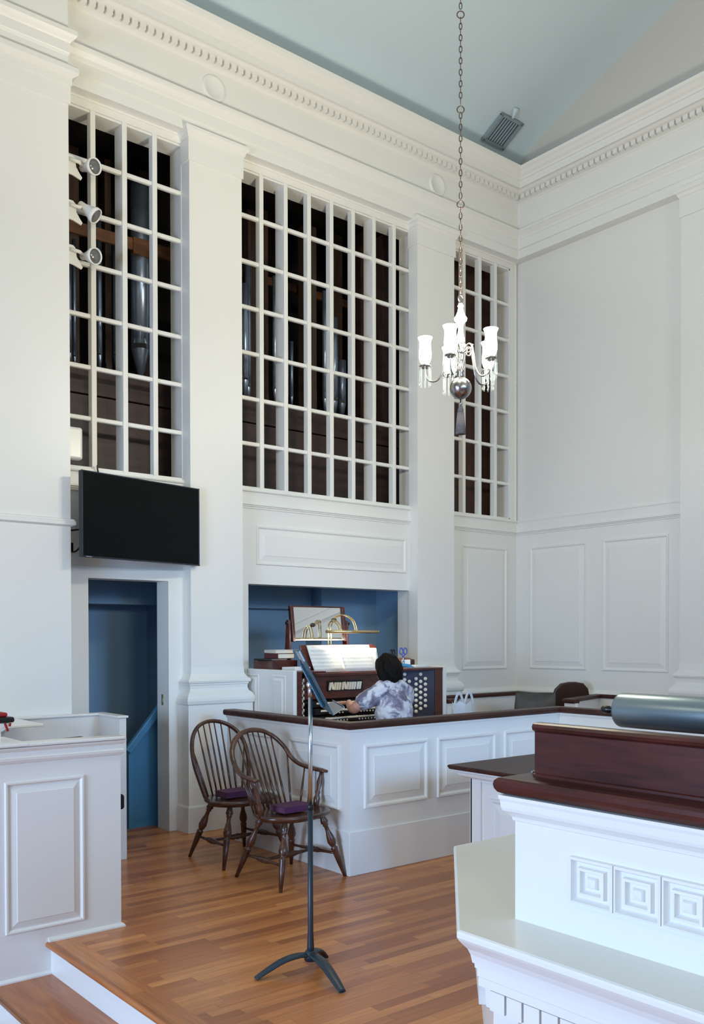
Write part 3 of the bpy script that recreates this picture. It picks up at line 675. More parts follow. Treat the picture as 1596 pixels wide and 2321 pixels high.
# chain
m = MB(); top = vault_z(3.865)-CC.z-0.02
z = 0.565; i = 0; rings = []
nxt = z+0.50
while z < top-0.03:
    if z > nxt:
        rings.append(z+0.018); z += 0.052; nxt = z+0.49; continue
    a = PI/4 + (PI/2 if i % 2 else 0)
    e = Vector((math.cos(a), math.sin(a), 0)); pts = [e*(0.0085*math.cos(t)) + Vector((0, 0, z+0.0175+0.0205*math.sin(t))) for t in [q*2*PI/12 for q in range(13)]]
    m.tube(pts, 0.0028, 6, False, up=(-e.y, e.x, 0)); z += 0.034; i += 1
m.build('chain', CHAINM, ch)
for z in rings:
    m = MB(); e = Vector((0.775, -0.632, 0))
    m.tube([e*(0.021*math.cos(t)) + Vector((0, 0, z+0.021*math.sin(t))) for t in [q*2*PI/24 for q in range(25)]], 0.0035, 8, False); m.build('chain_ring', CHAINM, ch)
m = MB(); m.lathe([(0.0, top-0.06), (0.03, top-0.05), (0.07, top), (0.07, top+0.03)], 24); m.build('ceiling_rose', CHAINM, ch)

# --- booth partition in front of the organ
def rail_prof(w, z, h):   # rounded cap centred on path
    out = []
    for k in range(13):
        t = -PI/2 + PI*k/12; out.append((w*0.75 + w*0.25*math.cos(t), z+h/2+h/2*math.sin(t)))
    for k in range(13):
        t = PI/2 + PI*k/12; out.append((-w*0.75 + w*0.25*math.cos(t), z+h/2+h/2*math.sin(t)))
    return out + [out[0]]
BX, BY = 3.865, 4.77
bt = empty('organ_enclosure', (BX, BY, 0)); tag(bt, 'white panelled partition with brown cap rail around the organ', 'partition')
RX = 6.084-BX
path = [(0, 1.56), (0, 0), (RX, 0), (RX, -1.9)]
m = MB(); m.sweep(path, [(0, 0), (0.0, 0.985), (-0.07, 0.985), (-0.07, 0), (0, 0)], side=-1)
u = (0, -1, 0); v = (0, 0, 1)
m.panel((0, 1.40, 0.43), u, v, 0.59, 0.445); m.panel((0, 0.70, 0.43), u, v, 0.59, 0.445)
for a, w in ((0.122, 0.595), (0.815, 0.625), (1.54, 0.57)): m.panel((a, 0, 0.44), (1, 0, 0), v, w, 0.435)
m.panel((RX, -0.12, 0.44), u, v, 0.7, 0.435)
m.build('panelling', PAINTG, bt)
m = MB(); m.sweep(path, [(0.0, 0.295), (0.012, 0.295), (0.012, 0.0), (0, 0)], side=-1); m.build('base_board', PAINTG, bt, 0.003)
m = MB(); m.sweep([(-0.035+0.07, 1.58), (0.035, 0.035), (RX+0.035, 0.035), (RX+0.035, -1.9)], [(p[0], p[1]) for p in rail_prof(0.062, 0.983, 0.046)], side=-1); m.build('cap_rail', MAHOGX, bt)
m = MB(); m.sweep(path, [(0, 0.965), (0.010, 0.967), (0.014, 0.983), (0, 0.984)], side=-1); m.build('neck_moulding', PAINTG, bt)

# --- choir stall partitions in the far right corner
def stall(name, pts, z, lab, w=0.05, side=-1):
    r = empty(name, (pts[0][0], pts[0][1], 0)); tag(r, lab, 'choir stall')
    pp = [(x-pts[0][0], y-pts[0][1]) for x, y in pts]
    mb = MB(); mb.sweep(pp, [(0.02, 0), (0.02, z), (-0.02, z), (-0.02, 0), (0.02, 0)], side=side); mb.build('board', PAINTG, r)
    mb = MB(); mb.sweep(pp, rail_prof(0.042, z-0.002, 0.04), side=side); mb.build('cap_rail', MAHOGX, r)
stall('choir_stall', [(6.42, 6.50), (7.62, 6.53), (7.53, 6.24)], 0.985, 'white stall partition with dark cap rail behind the plastic bag in the corner')
stall('choir_stall', [(6.16, 6.165), (6.31, 6.17)], 0.98, 'short white stall end with dark cap beside the organ casing')
stall('choir_stall', [(7.08, 5.35), (7.09, 5.47), (7.93, 5.72), (7.93, 5.2)], 0.98, 'white stall partition with dark cap rail right of the folding chair')
fc = empty('stacking_chair', (7.70, 6.01, 0), math.radians(160)); tag(fc, 'brown rounded chair back showing above the choir stalls', 'chair')
bk = MB()
pts = [(-0.21, 0.0), (0.21, 0.0), (0.215, 0.10), (0.19, 0.18), (0.13, 0.235), (0.04, 0.25), (-0.04, 0.25), (-0.13, 0.235), (-0.19, 0.18), (-0.215, 0.10)]
bk.prism(pts, -0.02, 0.02, Matrix.Translation((0, 0.16, 0.90)) @ Matrix.Rotation(PI/2-0.15, 4, 'X')); bk.build('backrest', BROWNP, fc, 0.012, 3)
m = MB(); m.box((-0.22, -0.15, 0.42), (0.22, 0.16, 0.47)); m.build('seat', BROWNP, fc, 0.015, 3)
for sx in (-1, 1):
    m = MB(); m.tube([(sx*0.20, 0.20, 0.0), (sx*0.20, 0.16, 0.45), (sx*0.20, 0.17, 0.98)], 0.012, 8); m.build('leg', BLACK, fc)
    m = MB(); m.tube([(sx*0.20, -0.14, 0.0), (sx*0.20, -0.13, 0.43)], 0.012, 8); m.build('leg', BLACK, fc)
# grey bag
m = MB(); random.seed(3)
bw = 0.42; N = 26; vs = []; fs = []
M = Matrix.Translation((7.04, 5.81, 0.74)) @ Matrix.Rotation(math.radians(-32), 4, 'Z')
Tn = 14
for j in range(Tn+1):
    v_ = j/Tn
    for i in range(N):
        t = 2*PI*i/N; cx, sy = math.cos(t), math.sin(t)
        topz = 0.325 - 0.085*(1-abs(cx)**1.5)
        x = 0.5*bw*math.copysign(abs(cx)**0.5, cx)*(1.0-0.05*v_) ; yv = 0.10*math.copysign(abs(sy)**0.6, sy)*(1-0.75*v_**2)
        z = v_*topz; nn_ = noise.noise(Vector((x*9, yv*9, z*9)))*0.014
        vs.append((x+nn_, yv+nn_*1.5, z+nn_*0.6))
fs = [(j*N+i, j*N+(i+1) % N, (j+1)*N+(i+1) % N, (j+1)*N+i) for j in range(Tn) for i in range(N)] + [tuple(range(Tn*N, Tn*N+N)), tuple(range(N))[::-1]]
m.add(vs, fs, True, M)
gb = m.build('bag', BAGM, fix=False); tag(gb, 'slumped grey brown cloth bag with sagging top behind the partition rail', 'bag')
m = MB(); m.box((6.82, 5.68, 0.0), (7.26, 5.95, 0.735)); tag(m.build('storage_box', CHAMB, None, 0.01), 'low dark box under the grey bag behind the partition', 'box')
# plastic bag
pb = empty('plastic_bag', (5.81, 5.608, 0)); tag(pb, 'white plastic carrier bag standing with two loop handles up', 'bag')
m = MB(); vs = []; N = 20
for j in range(9):
    v_ = j/8
    for i in range(N):
        t = 2*PI*i/N; n_ = 0.02*noise.noise(Vector((math.cos(t)*2, math.sin(t)*2, v_*4)))
        vs.append((math.cos(t)*(0.125-0.01*v_)+n_, math.sin(t)*(0.07-0.025*v_)+n_, 0.72+v_*0.315+0.015*math.sin(5*t)*v_))
m.add(vs, [(j*N+i, j*N+(i+1) % N, (j+1)*N+(i+1) % N, (j+1)*N+i) for j in range(8) for i in range(N)]+[tuple(range(N))[::-1]], True); m.build('sack', PLAST, pb, fix=False)
for x0, hgt in ((-0.055, 0.11), (0.07, 0.115)):
    m = MB(); pts = smooth_curve([(x0-0.058, -0.02, 1.00), (x0-0.05, -0.02, 1.05), (x0-0.02, -0.02, 1.0+hgt), (x0+0.015, -0.02, 0.995+hgt), (x0+0.04, -0.02, 1.05), (x0+0.05, -0.02, 1.01)], 5)
    m.tube(pts, 0.015, 8, flat=(0.25, 1)); m.build('handle', PLAST, pb)
m = MB(); m.box((5.64, 5.47, 0.0), (5.98, 5.75, 0.715)); tag(m.build('stool_box', PAINTG, None, 0.01), 'white box stand under the plastic bag', 'box')

# --- organ console
CX0, CX1, CYF, CZ = 4.355, 6.10, 6.10, 1.333
oc = empty('organ_console', ((CX0+CX1)/2, CYF, 0)); tag(oc, 'red brown pipe organ console in a white panelled casing', 'organ')
ox = (CX0+CX1)/2
def L(x, y, z): return (x-ox, y-CYF, z)
m = MB()
m.box(L(CX0, CYF, 0), L(CX0+0.035, 6.80, CZ)); m.box(L(CX1-0.035, CYF, 0), L(CX1+0.012, 6.80, CZ+0.004)); m.box(L(CX0, 6.78, 0), L(CX1, 6.84, CZ))
m.panel(L(CX0, 6.41, 0.30), (0, -1, 0), (0, 0, 1), 0.20, 0.99, 0.02, 0.006, 0.02); m.panel(L(CX0, 6.80, 0.30), (0, -1, 0), (0, 0, 1), 0.19, 0.99, 0.02, 0.006, 0.02)
m.build('casing', PAINTG, oc, 0.012, 3)
m = MB()
m.box(L(CX0+0.036, CYF+0.005, 0.0), L(4.445, CYF+0.04, CZ-0.012)); m.box(L(5.965, CYF+0.005, 0), L(CX1-0.036, CYF+0.04, CZ-0.012))
m.box(L(CX0+0.036, CYF+0.04, CZ-0.03), L(4.72, 6.78, CZ-0.012)); m.box(L(5.60, CYF+0.0, CZ-0.03), L(CX1-0.036, 6.78, CZ-0.010)); m.box(L(4.7, 6.45, CZ-0.03), L(5.62, 6.78, CZ-0.012))
m.box(L(4.60, 6.44, 0.60), L(5.63, 6.47, 1.32)); m.box(L(4.40, 6.47, 0.1), L(6.06, 6.5, 1.3))
m.box(L(4.63, 6.27, 1.27), L(5.57, 6.45, 1.295)); m.box(L(4.63, 6.33, 1.07), L(5.57, 6.36, 1.27)); m.box(L(4.45, 6.10, 0.80), L(5.96, 6.45, 0.855)); m.box(L(4.45, 6.36, 0.0), L(5.96, 6.40, 0.8))
m.build('case_wood', CONS, oc, 0.003)
m = MB(); P0 = Vector((5.60, 6.43)); P1 = Vector((5.962, 6.11)); Q0 = Vector((4.62, 6.43)); Q1 = Vector((4.447, 6.11))
def slab(a, b, z0, z1, t, nm, mt):
    d = (b-a).normalized(); nn_ = Vector((-d.y, d.x))*t; q = MB()
    q.prism([(p.x-ox, p.y-CYF) for p in (a, b, b+nn_, a+nn_)], z0, z1); return q.build(nm, mt, oc)
slab(P0, P1, 0.855, CZ-0.03, 0.02, 'right_stop_jamb', NAVY); slab(Q1, Q0, 0.855, CZ-0.03, 0.02, 'left_stop_jamb', CONS)
def knobs(a, b, cols, flip):
    d = (b-a).normalized(); nn_ = Vector((d.y, -d.x)) if not flip else Vector((-d.y, d.x))
    nrm = Vector((nn_.x, nn_.y, 0))
    for t, z0, n_ in cols:
        for k in range(n_):
            z = z0-0.0505*k; p = a + d*t
            q = MB(); M = Matrix.Translation((p.x-ox, p.y-CYF, z)) @ nrm.to_track_quat('Z', 'Y').to_matrix().to_4x4()
            q.lathe([(0.004, -0.005), (0.004, 0.018), (0.0155, 0.020), (0.0165, 0.026), (0.015, 0.030), (0.0, 0.031)], 16, M); q.build('stop_knob', BONE, oc)
knobs(P0, P1, [(0.208, 1.262, 2), (0.251, 1.196, 5), (0.313, 1.221, 7), (0.355, 1.196, 6), (0.3985, 1.221, 6), (0.355, 1.262, 1)], False)
knobs(Q0, Q1, [(0.06, 1.22, 7), (0.13, 1.245, 7), (0.20, 1.22, 7), (0.27, 1.245, 7)], True)
# tilting tablets
tb = MB(); tb.box(L(4.875, 6.318, 1.135), L(5.27, 6.33, 1.225)); tb.build('tablet_rail', BLACK, oc)
xx = 4.895
for k in range(13):
    if k in (5, 11): xx += 0.008
    q = MB(); q.box((-0.0105, -0.012, -0.034), (0.0105, 0.004, 0.034), Matrix.Translation(L(xx, 6.315, 1.178)) @ Matrix.Rotation(0.25 if k not in (1, 6) else -0.35, 4, 'X')); q.build('tilting_tablet', BONE, oc, 0.003)
    xx += 0.0268
# manuals
for mi, (z, y) in enumerate(((1.045, 6.205), (0.985, 6.145), (0.925, 6.085))):
    kb = MB(); kb.box(L(4.66, y, z-0.028), L(5.50, 6.33, z-0.008)); kb.box(L(4.60, y-0.01, z-0.03), L(4.66, 6.33, z+0.012)); kb.box(L(5.50, y-0.01, z-0.03), L(5.56, 6.33, z+0.012))
    ko = kb.build('manual', CONS if mi < 0 else BLACK, oc)
    wk = MB()
    for k in range(36): wk.box(L(4.662+k*0.0232, y-0.008, z-0.008), L(4.662+k*0.0232+0.0222, y+0.12, z+0.002))
    wk.build('white_keys', BONE, ko)
    bkk = MB()
    for k in range(35):
        if k % 7 in (2, 6): continue
        bkk.box(L(4.662+(k+1)*0.0232-0.006, y+0.045, z+0.002), L(4.662+(k+1)*0.0232+0.006, y+0.12, z+0.012))
    bkk.build('black_keys', BLACK, ko)
    for k in list(range(5))+list(range(8, 22)):
        q = MB(); M = Matrix.Translation(L(4.76+k*0.034, y-0.002, z-0.022)) @ Matrix.Rotation(PI/2, 4, 'X')
        q.lathe([(0.003, -0.004), (0.007, 0.004), (0.0075, 0.010), (0.0, 0.011)], 10, M); q.build('piston', BONE, ko)
# music desk
md = MB(); M = Matrix.Translation(L(4.64, 6.345, 1.292)) @ Matrix.Rotation(-0.12, 4, 'X')
md.prism([(0.0, 0.0), (0.86, 0.0), (0.855, 0.12), (0.835, 0.235), (0.80, 0.25), (-0.02, 0.25), (-0.02, 0.0)], -0.018, 0.0, M @ Matrix.Rotation(PI/2, 4, 'X')); md.build('music_desk', CONS, oc, 0.006, 3)
q = MB(); q.box(L(4.64, 6.31, 1.285), L(5.50, 6.345, 1.30)); q.build('desk_ledge', CONS, oc, 0.004)
# sheet music
def sheet(x0, y0, w, h, lean, skew, name, mt, lab, z0=1.302, t=0.004):
    r = MB(); vs = []; n_ = 12
    for j in range(7):
        for i in range(n_+1):
            u_ = i/n_; vv = j/6
            cur = 0.012*math.sin(PI*u_)**2
            vs.append((x0+u_*w+skew*vv, y0 + lean*vv - cur, z0+vv*h*math.cos(0.1)))
    k = n_+1; fs = [(j*k+i, j*k+i+1, (j+1)*k+i+1, (j+1)*k+i) for j in range(6) for i in range(n_)]
    r.add(vs, fs, True); o = r.build(name, mt, fix=False)
    s_ = o.modifiers.new('thick', 'SOLIDIFY'); s_.thickness = t
    return tag(o, lab, 'sheet music')
sheet(4.735, 6.318, 0.343, 0.235, 0.028, -0.068, 'sheet_music', MUSIC, 'left page of the lit open music on the organ desk')
sheet(5.077, 6.318, 0.355, 0.235, 0.028, -0.066, 'sheet_music', MUSIC, 'right page of the lit open music on the organ desk')
sheet(5.16, 6.336, 0.335, 0.205, 0.022, -0.03, 'sheet_music', PAPER, 'loose white sheet sticking out behind the right page', t=0.002)
# lamp of the music desk
ml = empty('music_lamp', (5.00, 6.49, 1.322)); tag(ml, 'brass organ desk lamp with a long horizontal tube and two bent necks', 'lamp')
m = MB(); m.tube([(-0.13, -0.16, 0.332), (0.46, -0.16, 0.332)], 0.014, 16); m.ball((0.46, -0.16, 0.332), 0.014); m.build('lamp_tube', BRASS, ml)
for xx, sx in ((0.0, 0.0), (0.03, 0.0)):
    m = MB(); m.tube(smooth_curve([(xx, 0.0, 0.0), (xx, -0.02, 0.25), (xx, -0.02, 0.38), (xx+0.01, -0.06, 0.43), (xx+0.015, -0.12, 0.40), (xx+0.015, -0.158, 0.34)], 5), 0.0065, 8); m.build('neck', BRASS, ml)
for xx in (0.20, 0.222):
    m = MB(); m.tube(smooth_curve([(xx-0.14, -0.0, 0.44), (xx-0.10, -0.02, 0.475), (xx-0.05, -0.06, 0.478), (xx-0.01, -0.12, 0.43), (xx, -0.155, 0.34)], 5), 0.006, 8); m.build('neck', BRASS, ml)
m = MB(); m.ball((0.055, -0.03, 0.435), 0.022, sc=(1.3, 1, 0.9)); m.build('swivel_joint', CHAINM, ml)
m = MB(); m.lathe([(0.05, 0), (0.05, 0.01), (0.012, 0.02)], 20); m.build('lamp_foot', BRASS, ml)
l = bpy.data.lights.new('music_lamp_light', 'AREA'); l.shape = 'RECTANGLE'; l.size = 0.55; l.size_y = 0.03; l.energy = 5.0; l.color = (1.0, 0.90, 0.68)
lo = bpy.data.objects.new('music_lamp_light', l); COL.objects.link(lo); lo.parent = ml; lo.location = (0.17, -0.165, 0.312); lo.rotation_euler = (math.radians(22), 0, 0)
# mirror
mr = empty('organ_mirror', (5.0, 6.62, 1.33)); tag(mr, 'tilted mirror in a dark wooden frame standing on the organ console', 'mirror')
M = Matrix.Translation((0, 0.0, 0.40)) @ Matrix.Rotation(math.radians(-7), 4, 'X')
m = MB(); w, h = 0.275, 0.145
m.box((-w-0.03, -0.02, -h-0.02), (-w, 0.02, h+0.005), M); m.box((w, -0.02, -h-0.02), (w+0.03, 0.02, h+0.005), M); m.box((-w-0.03, -0.012, h), (w+0.03, 0.02, h+0.012), M); m.box((-w-0.03, 0.004, -h-0.012), (w+0.03, 0.02, h), M)
m.build('mirror_frame', CONS, mr, 0.003)
m = MB(); m.box((-w-0.0, -0.010, -h-0.01), (w, -0.002, -h), M); m.build('lower_edge_strip', STEEL, mr)
m = MB(); m.box((-w, -0.002, -h), (w, 0.003, h), M); m.build('mirror_glass', MIRROR, mr)
for sx in (-1, 1):
    m = MB(); m.prism([(-0.03, 0.0), (0.06, 0.0), (0.03, 0.40), (0.025, 0.44), (-0.015, 0.44), (-0.02, 0.40)], -0.011, 0.011, Matrix.Translation((sx*0.325, 0, -0.012)) @ Matrix.Rotation(PI/2, 4, 'Z') @ Matrix.Rotation(PI/2, 4, 'X')); m.build('side_post', CONS, mr, 0.004)
m = MB(); m.box((-0.36, -0.06, -0.008), (0.36, 0.06, 0.012)); m.build('foot_board', CONS, mr, 0.003)
for sx in (-1, 1):
    m = MB(); m.tube([(sx*0.29, 0, 0.40), (sx*0.355, 0, 0.40)], 0.014, 12); m.build('pivot_knob', BLACK, mr)
# things on the console, left
def book(name, x, y, z, w, d, t, rz, cover, lab, cat='book', grp=None, ribbon=False):
    r = empty(name, (x, y, z), rz); tag(r, lab, cat, grp)
    m = MB(); m.box((-w/2, -d/2, 0), (w/2, d/2, 0.004)); m.box((-w/2, -d/2, t-0.004), (w/2, d/2, t)); m.box((-w/2, -d/2, 0), (-w/2+0.004, d/2, t)); m.build('cover', cover, r, 0.001)
    m = MB(); m.box((-w/2+0.004, -d/2+0.004, 0.004), (w/2-0.004, d/2-0.004, t-0.004)); m.build('page_block', PAGES, r)
    return r
m = MB(); m.box((4.394, 6.46, CZ-0.011), (4.655, 6.76, CZ+0.075)); tag(m.build('wooden_case', CONS, None, 0.006), 'low dark red wooden box on the left end of the console', 'box')
book('book', 4.47, 6.60, CZ+0.076, 0.19, 0.22, 0.012, 0.15, BLACK, 'thin dark book lying at the far left on the console box')
book('book', 4.575, 6.62, CZ+0.088, 0.18, 0.20, 0.045, 0.03, MAROON, 'thick maroon book under the pale paged book on the console')
book('book', 4.57, 6.62, CZ+0.134, 0.19, 0.17, 0.03, 0.0, PAGES, 'pale book with dark cover edge on top of the maroon book')
m = MB(); m.box((-0.09, -0.08, 0), (0.09, 0.08, 0.03), Matrix.Translation((4.56, 6.35, CZ-0.01)) @ Matrix.Rotation(0.15, 4, 'Z')); tag(m.build('paper_stack', PAPER, None, 0.002), 'stack of loose white papers on the left of the console beside the music', 'paper')
# right clutter
z = CZ-0.009
bx = empty('card_box', (5.83, 6.42, z), -0.35); tag(bx, 'tan box with a white front label on the right of the console', 'box')
m = MB(); m.box((-0.075, -0.06, 0), (0.075, 0.06, 0.085)); m.build('box_body', TAN, bx, 0.003)
m = MB(); m.box((-0.02, -0.0615, 0.01), (0.065, -0.060, 0.07)); m.box((0.02, -0.0625, 0.022), (0.045, -0.0615, 0.05)); m.build('box_label', PAPER, bx)
m = MB(); m.box((-0.085, -0.04, 0), (0.085, 0.04, 0.07), Matrix.Translation((5.985, 6.53, z)) @ Matrix.Rotation(-0.2, 4, 'Z')); tag(m.build('brown_case', BROWNP, None, 0.015, 3), 'small dark brown case at the right end of the console', 'case')
m = MB(); m.box((-0.05, -0.04, 0), (0.05, 0.04, 0.004), Matrix.Translation((5.745, 6.25, z+0.018)) @ Matrix.Rotation(0.35, 4, 'X') @ Matrix.Rotation(-0.4, 4, 'Z')); tag(m.build('blue_card', CYAN), 'bright blue card lying beside the tan box', 'card')
m = MB(); m.box((-0.09, -0.04, 0), (0.09, 0.04, 0.022), Matrix.Translation((5.92, 6.28, z)) @ Matrix.Rotation(0.1, 4, 'Z')); tag(m.build('white_notepad', PAPER, None, 0.002), 'white notepad lying at the front right of the console', 'notepad')
def scissors(x, y, z, rz, mt, lab):
    r = empty('scissors', (x, y, z), rz); tag(r, lab, 'scissors')
    for sx in (-1, 1):
        m = MB(); c = (sx*0.022, 0, 0.115)
        m.tube([(c[0]+0.018*math.cos(t), 0, c[2]+0.030*math.sin(t)) for t in [q*2*PI/20 for q in range(21)]], 0.006, 8, False)
        m.tube([(c[0]*0.8, 0, 0.088), (-sx*0.004, 0, 0.05)], 0.006, 8); m.build('handle', mt, r)
        m = MB(); m.tube([(sx*0.004, 0.002*sx, 0.055), (-sx*0.012, 0.002*sx, 0.0)], [0.006, 0.002], 6); m.build('blade', STEEL, r)
scissors(5.70, 6.40, z+0.02, 0.3, BLACK, 'black handled scissors standing up in the organ clutter')
scissors(5.80, 6.36, z+0.035, -0.2, VIOL, 'blue handled scissors standing up beside the tan box')
m = MB(); m.lathe([(0.03, 0), (0.034, 0.06), (0.030, 0.062), (0.028, 0.01), (0, 0.01)], 20, Matrix.Translation((5.70, 6.40, z))); tag(m.build('pen_cup', BLACK), 'small black cup holding the scissors on the console', 'cup')
m = MB(); m.lathe([(0.03, 0), (0.034, 0.07), (0.030, 0.072), (0.028, 0.01), (0, 0.01)], 20, Matrix.Translation((5.745, 6.44, z))); tag(m.build('pen_cup', mat('blue_cup', (0.02, 0.10, 0.35), 0.4)), 'small blue cup beside the black cup on the console', 'cup')
# organ bench
ob = empty('organ_bench', (5.02, 5.62, 0)); tag(ob, 'wooden organ bench under the seated organist', 'bench')
m = MB(); m.box((-0.55, -0.17, 0.56), (0.55, 0.17, 0.595)); m.build('bench_top', CONS, ob, 0.006)
for sx in (-1, 1):
    m = MB(); m.box((sx*0.50-0.02, -0.15, 0), (sx*0.50+0.02, 0.15, 0.56)); m.build('bench_end', CONS, ob, 0.004)

# --- organist (seated, seen from behind)
def capsule(mb, pts, rads, seg=14, flat=(1, 1), up=None, sub=4):
    P = smooth_curve([tuple(p)+(r,) for p, r in zip(pts, rads)], sub)
    C_ = [p[:3] for p in P]; R_ = [max(p[3], 0.002) for p in P]
    # rounded ends
    d0 = (Vector(C_[0])-Vector(C_[1])).normalized(); d1 = (Vector(C_[-1])-Vector(C_[-2])).normalized()
    pre = [tuple(Vector(C_[0])+d0*R_[0]*math.sin(a)) for a in (1.5, 1.0, 0.5)]; prr = [R_[0]*math.cos(a) for a in (1.5, 1.0, 0.5)]
    post = [tuple(Vector(C_[-1])+d1*R_[-1]*math.sin(a)) for a in (0.5, 1.0, 1.5)]; por = [R_[-1]*math.cos(a) for a in (0.5, 1.0, 1.5)]
    mb.tube(pre+C_+post, prr+R_+por, seg, True, flat=flat, up=up)
wx, wy = 5.01, 5.62          # seat position
pe = empty('person', (wx, wy, 0.62)); tag(pe, 'organist with dark shoulder-length hair in a grey and white tie-dye top playing the console', 'person')
b = MB()
# torso
capsule(b, [(0.02, 0, 0.10), (0.02, 0.0, 0.22), (0.01, 0.01, 0.36), (0.0, 0.03, 0.47)], [0.165, 0.145, 0.155, 0.12], 20, (1.0, 0.72), (0, 1, 0))
capsule(b, [(-0.15, 0.03, 0.54), (0, 0.03, 0.56), (0.15, 0.03, 0.54)], [0.055, 0.065, 0.055])
capsule(b, [(0.0, 0.03, 0.52), (-0.005, 0.05, 0.60), (-0.01, 0.06, 0.66)], [0.056, 0.050, 0.055])
b.ball((-0.01, 0.075, 0.735), 0.088, sc=(0.88, 1.08, 1.22)); capsule(b, [(-0.01, 0.12, 0.70), (-0.01, 0.135, 0.665)], [0.05, 0.035])
capsule(b, [(-0.01, 0.165, 0.745), (-0.01, 0.182, 0.715)], [0.010, 0.015]); capsule(b, [(-0.035, 0.160, 0.688), (-0.01, 0.168, 0.690), (0.015, 0.160, 0.688)], [0.008, 0.011, 0.008])
for sx in (-1, 1):
    b.ball((-0.01+sx*0.082, 0.065, 0.725), 0.026, sc=(0.4, 0.8, 1.2)); b.ball((-0.01+sx*0.032, 0.150, 0.750), 0.014)
# arms: left reaches to the left-hand keys, right to the centre
arms = {-1: [(-0.165, 0.03, 0.535), (-0.235, 0.09, 0.475), (-0.290, 0.145, 0.405), (-0.235, 0.26, 0.418), (-0.150, 0.385, 0.435)], 1: [(0.165, 0.03, 0.535), (0.235, 0.09, 0.47), (0.275, 0.15, 0.40), (0.21, 0.26, 0.415), (0.13, 0.385, 0.435)]}
hands = {}
for sx, A_ in arms.items():
    capsule(b, A_, [0.055, 0.052, 0.043, 0.036, 0.026])
    W_ = Vector(A_[-1]); fd = Vector((0.30*(-sx)*-1*0.4, 1.0, -0.10)).normalized(); sd = fd.cross(Vector((0, 0, 1))).normalized()
    pc = W_ + fd*0.05
    capsule(b, [W_, pc, W_+fd*0.085], [0.025, 0.036, 0.034], 14, (1.0, 0.42), (0, 0, 1))
    for k, (off, ln) in enumerate(((-0.028, 0.062), (-0.010, 0.074), (0.010, 0.070), (0.028, 0.054))):
        base = W_ + fd*0.085 + sd*off
        capsule(b, [base-fd*0.02, base+fd*ln*0.42+Vector((0, 0, 0.004)), base+fd*ln*0.78+Vector((0, 0, -0.012)), base+fd*ln*0.95+Vector((0, 0, -0.030))], [0.009, 0.0088, 0.008, 0.007], 10, sub=3)
    tb_ = W_ + fd*0.03 + sd*(0.026*sx*-1)
    capsule(b, [tb_, tb_+fd*0.028+sd*(-sx*0.024)+Vector((0, 0, -0.008)), tb_+fd*0.055+sd*(-sx*0.030)+Vector((0, 0, -0.020))], [0.014, 0.011, 0.0085], 10, sub=3)
# legs and feet
for sx in (-1, 1):
    capsule(b, [(sx*0.09, 0.0, 0.085), (sx*0.115, 0.20, 0.075), (sx*0.12, 0.40, 0.045)], [0.092, 0.080, 0.058])
    capsule(b, [(sx*0.12, 0.40, 0.045), (sx*0.12, 0.38, -0.15), (sx*0.12, 0.40, -0.40)], [0.058, 0.052, 0.034])
    capsule(b, [(sx*0.12, 0.37, -0.455), (sx*0.12, 0.44, -0.46), (sx*0.12, 0.56, -0.475)], [0.036, 0.036, 0.026])
remeshed(b, 'body', SKIN, pe, 0.0055, 3)
# top
s = MB()
capsule(s, [(0.02, -0.005, 0.03), (0.02, -0.008, 0.12), (0.015, -0.005, 0.24), (0.01, 0.0, 0.40), (0.0, 0.025, 0.51)], [0.185, 0.178, 0.168, 0.178, 0.14], 22, (1.0, 0.70), (0, 1, 0))
capsule(s, [(-0.165, 0.025, 0.525), (-0.09, 0.02, 0.565), (0.0, 0.02, 0.58), (0.09, 0.02, 0.565), (0.165, 0.025, 0.525)], [0.066, 0.070, 0.068, 0.070, 0.066])
capsule(s, [(-0.165, 0.03, 0.52), (-0.200, 0.06, 0.49), (-0.235, 0.09, 0.465)], [0.072, 0.075, 0.072]); capsule(s, [(0.165, 0.03, 0.52), (0.20, 0.06, 0.49), (0.235, 0.09, 0.465)], [0.070, 0.072, 0.070])
remeshed(s, 'tie_dye_top', TIEDYE, pe, 0.007, 3, lambda c: 0.012*noise.noise(Vector((c.x*7, c.y*7, c.z*16))) + 0.004*noise.noise(c*40))
# trousers
t_ = MB()
capsule(t_, [(-0.10, -0.02, 0.085), (0.10, -0.02, 0.085)], [0.118, 0.118], 16, (0.85, 1), (0, 1, 0))
for sx in (-1, 1):
    capsule(t_, [(sx*0.09, 0.0, 0.09), (sx*0.115, 0.20, 0.08), (sx*0.12, 0.40, 0.045)], [0.105, 0.092, 0.070]); capsule(t_, [(sx*0.12, 0.40, 0.045), (sx*0.12, 0.38, -0.15), (sx*0.12, 0.39, -0.37)], [0.068, 0.064, 0.060])
remeshed(t_, 'trousers', JEANS, pe, 0.008, 3)
for sx in (-1, 1):
    q = MB(); capsule(q, [(sx*0.12, 0.365, -0.46), (sx*0.12, 0.44, -0.468), (sx*0.12, 0.57, -0.48)], [0.045, 0.044, 0.033]); q.build('shoe', BLACK, pe, fix=False)
# hair
h = MB()
h.ball((-0.012, 0.055, 0.752), 0.098, sc=(1.0, 1.05, 1.05))
capsule(h, [(-0.012, 0.020, 0.78), (-0.012, -0.005, 0.735), (-0.010, -0.010, 0.695)], [0.078, 0.095, 0.092], 18, (1.05, 0.75), (0, 1, 0))
for sx in (-1, 1): capsule(h, [(-0.012+sx*0.068, 0.05, 0.76), (-0.012+sx*0.080, 0.035, 0.70), (-0.010+sx*0.080, 0.015, 0.655)], [0.040, 0.045, 0.038])
remeshed(h, 'hair', HAIR, pe, 0.006, 2, lambda c: 0.012*noise.noise(Vector((c.x*28, c.y*28, c.z*9))) + 0.005*noise.noise(Vector((c.x*80, c.y*80, c.z*20))))

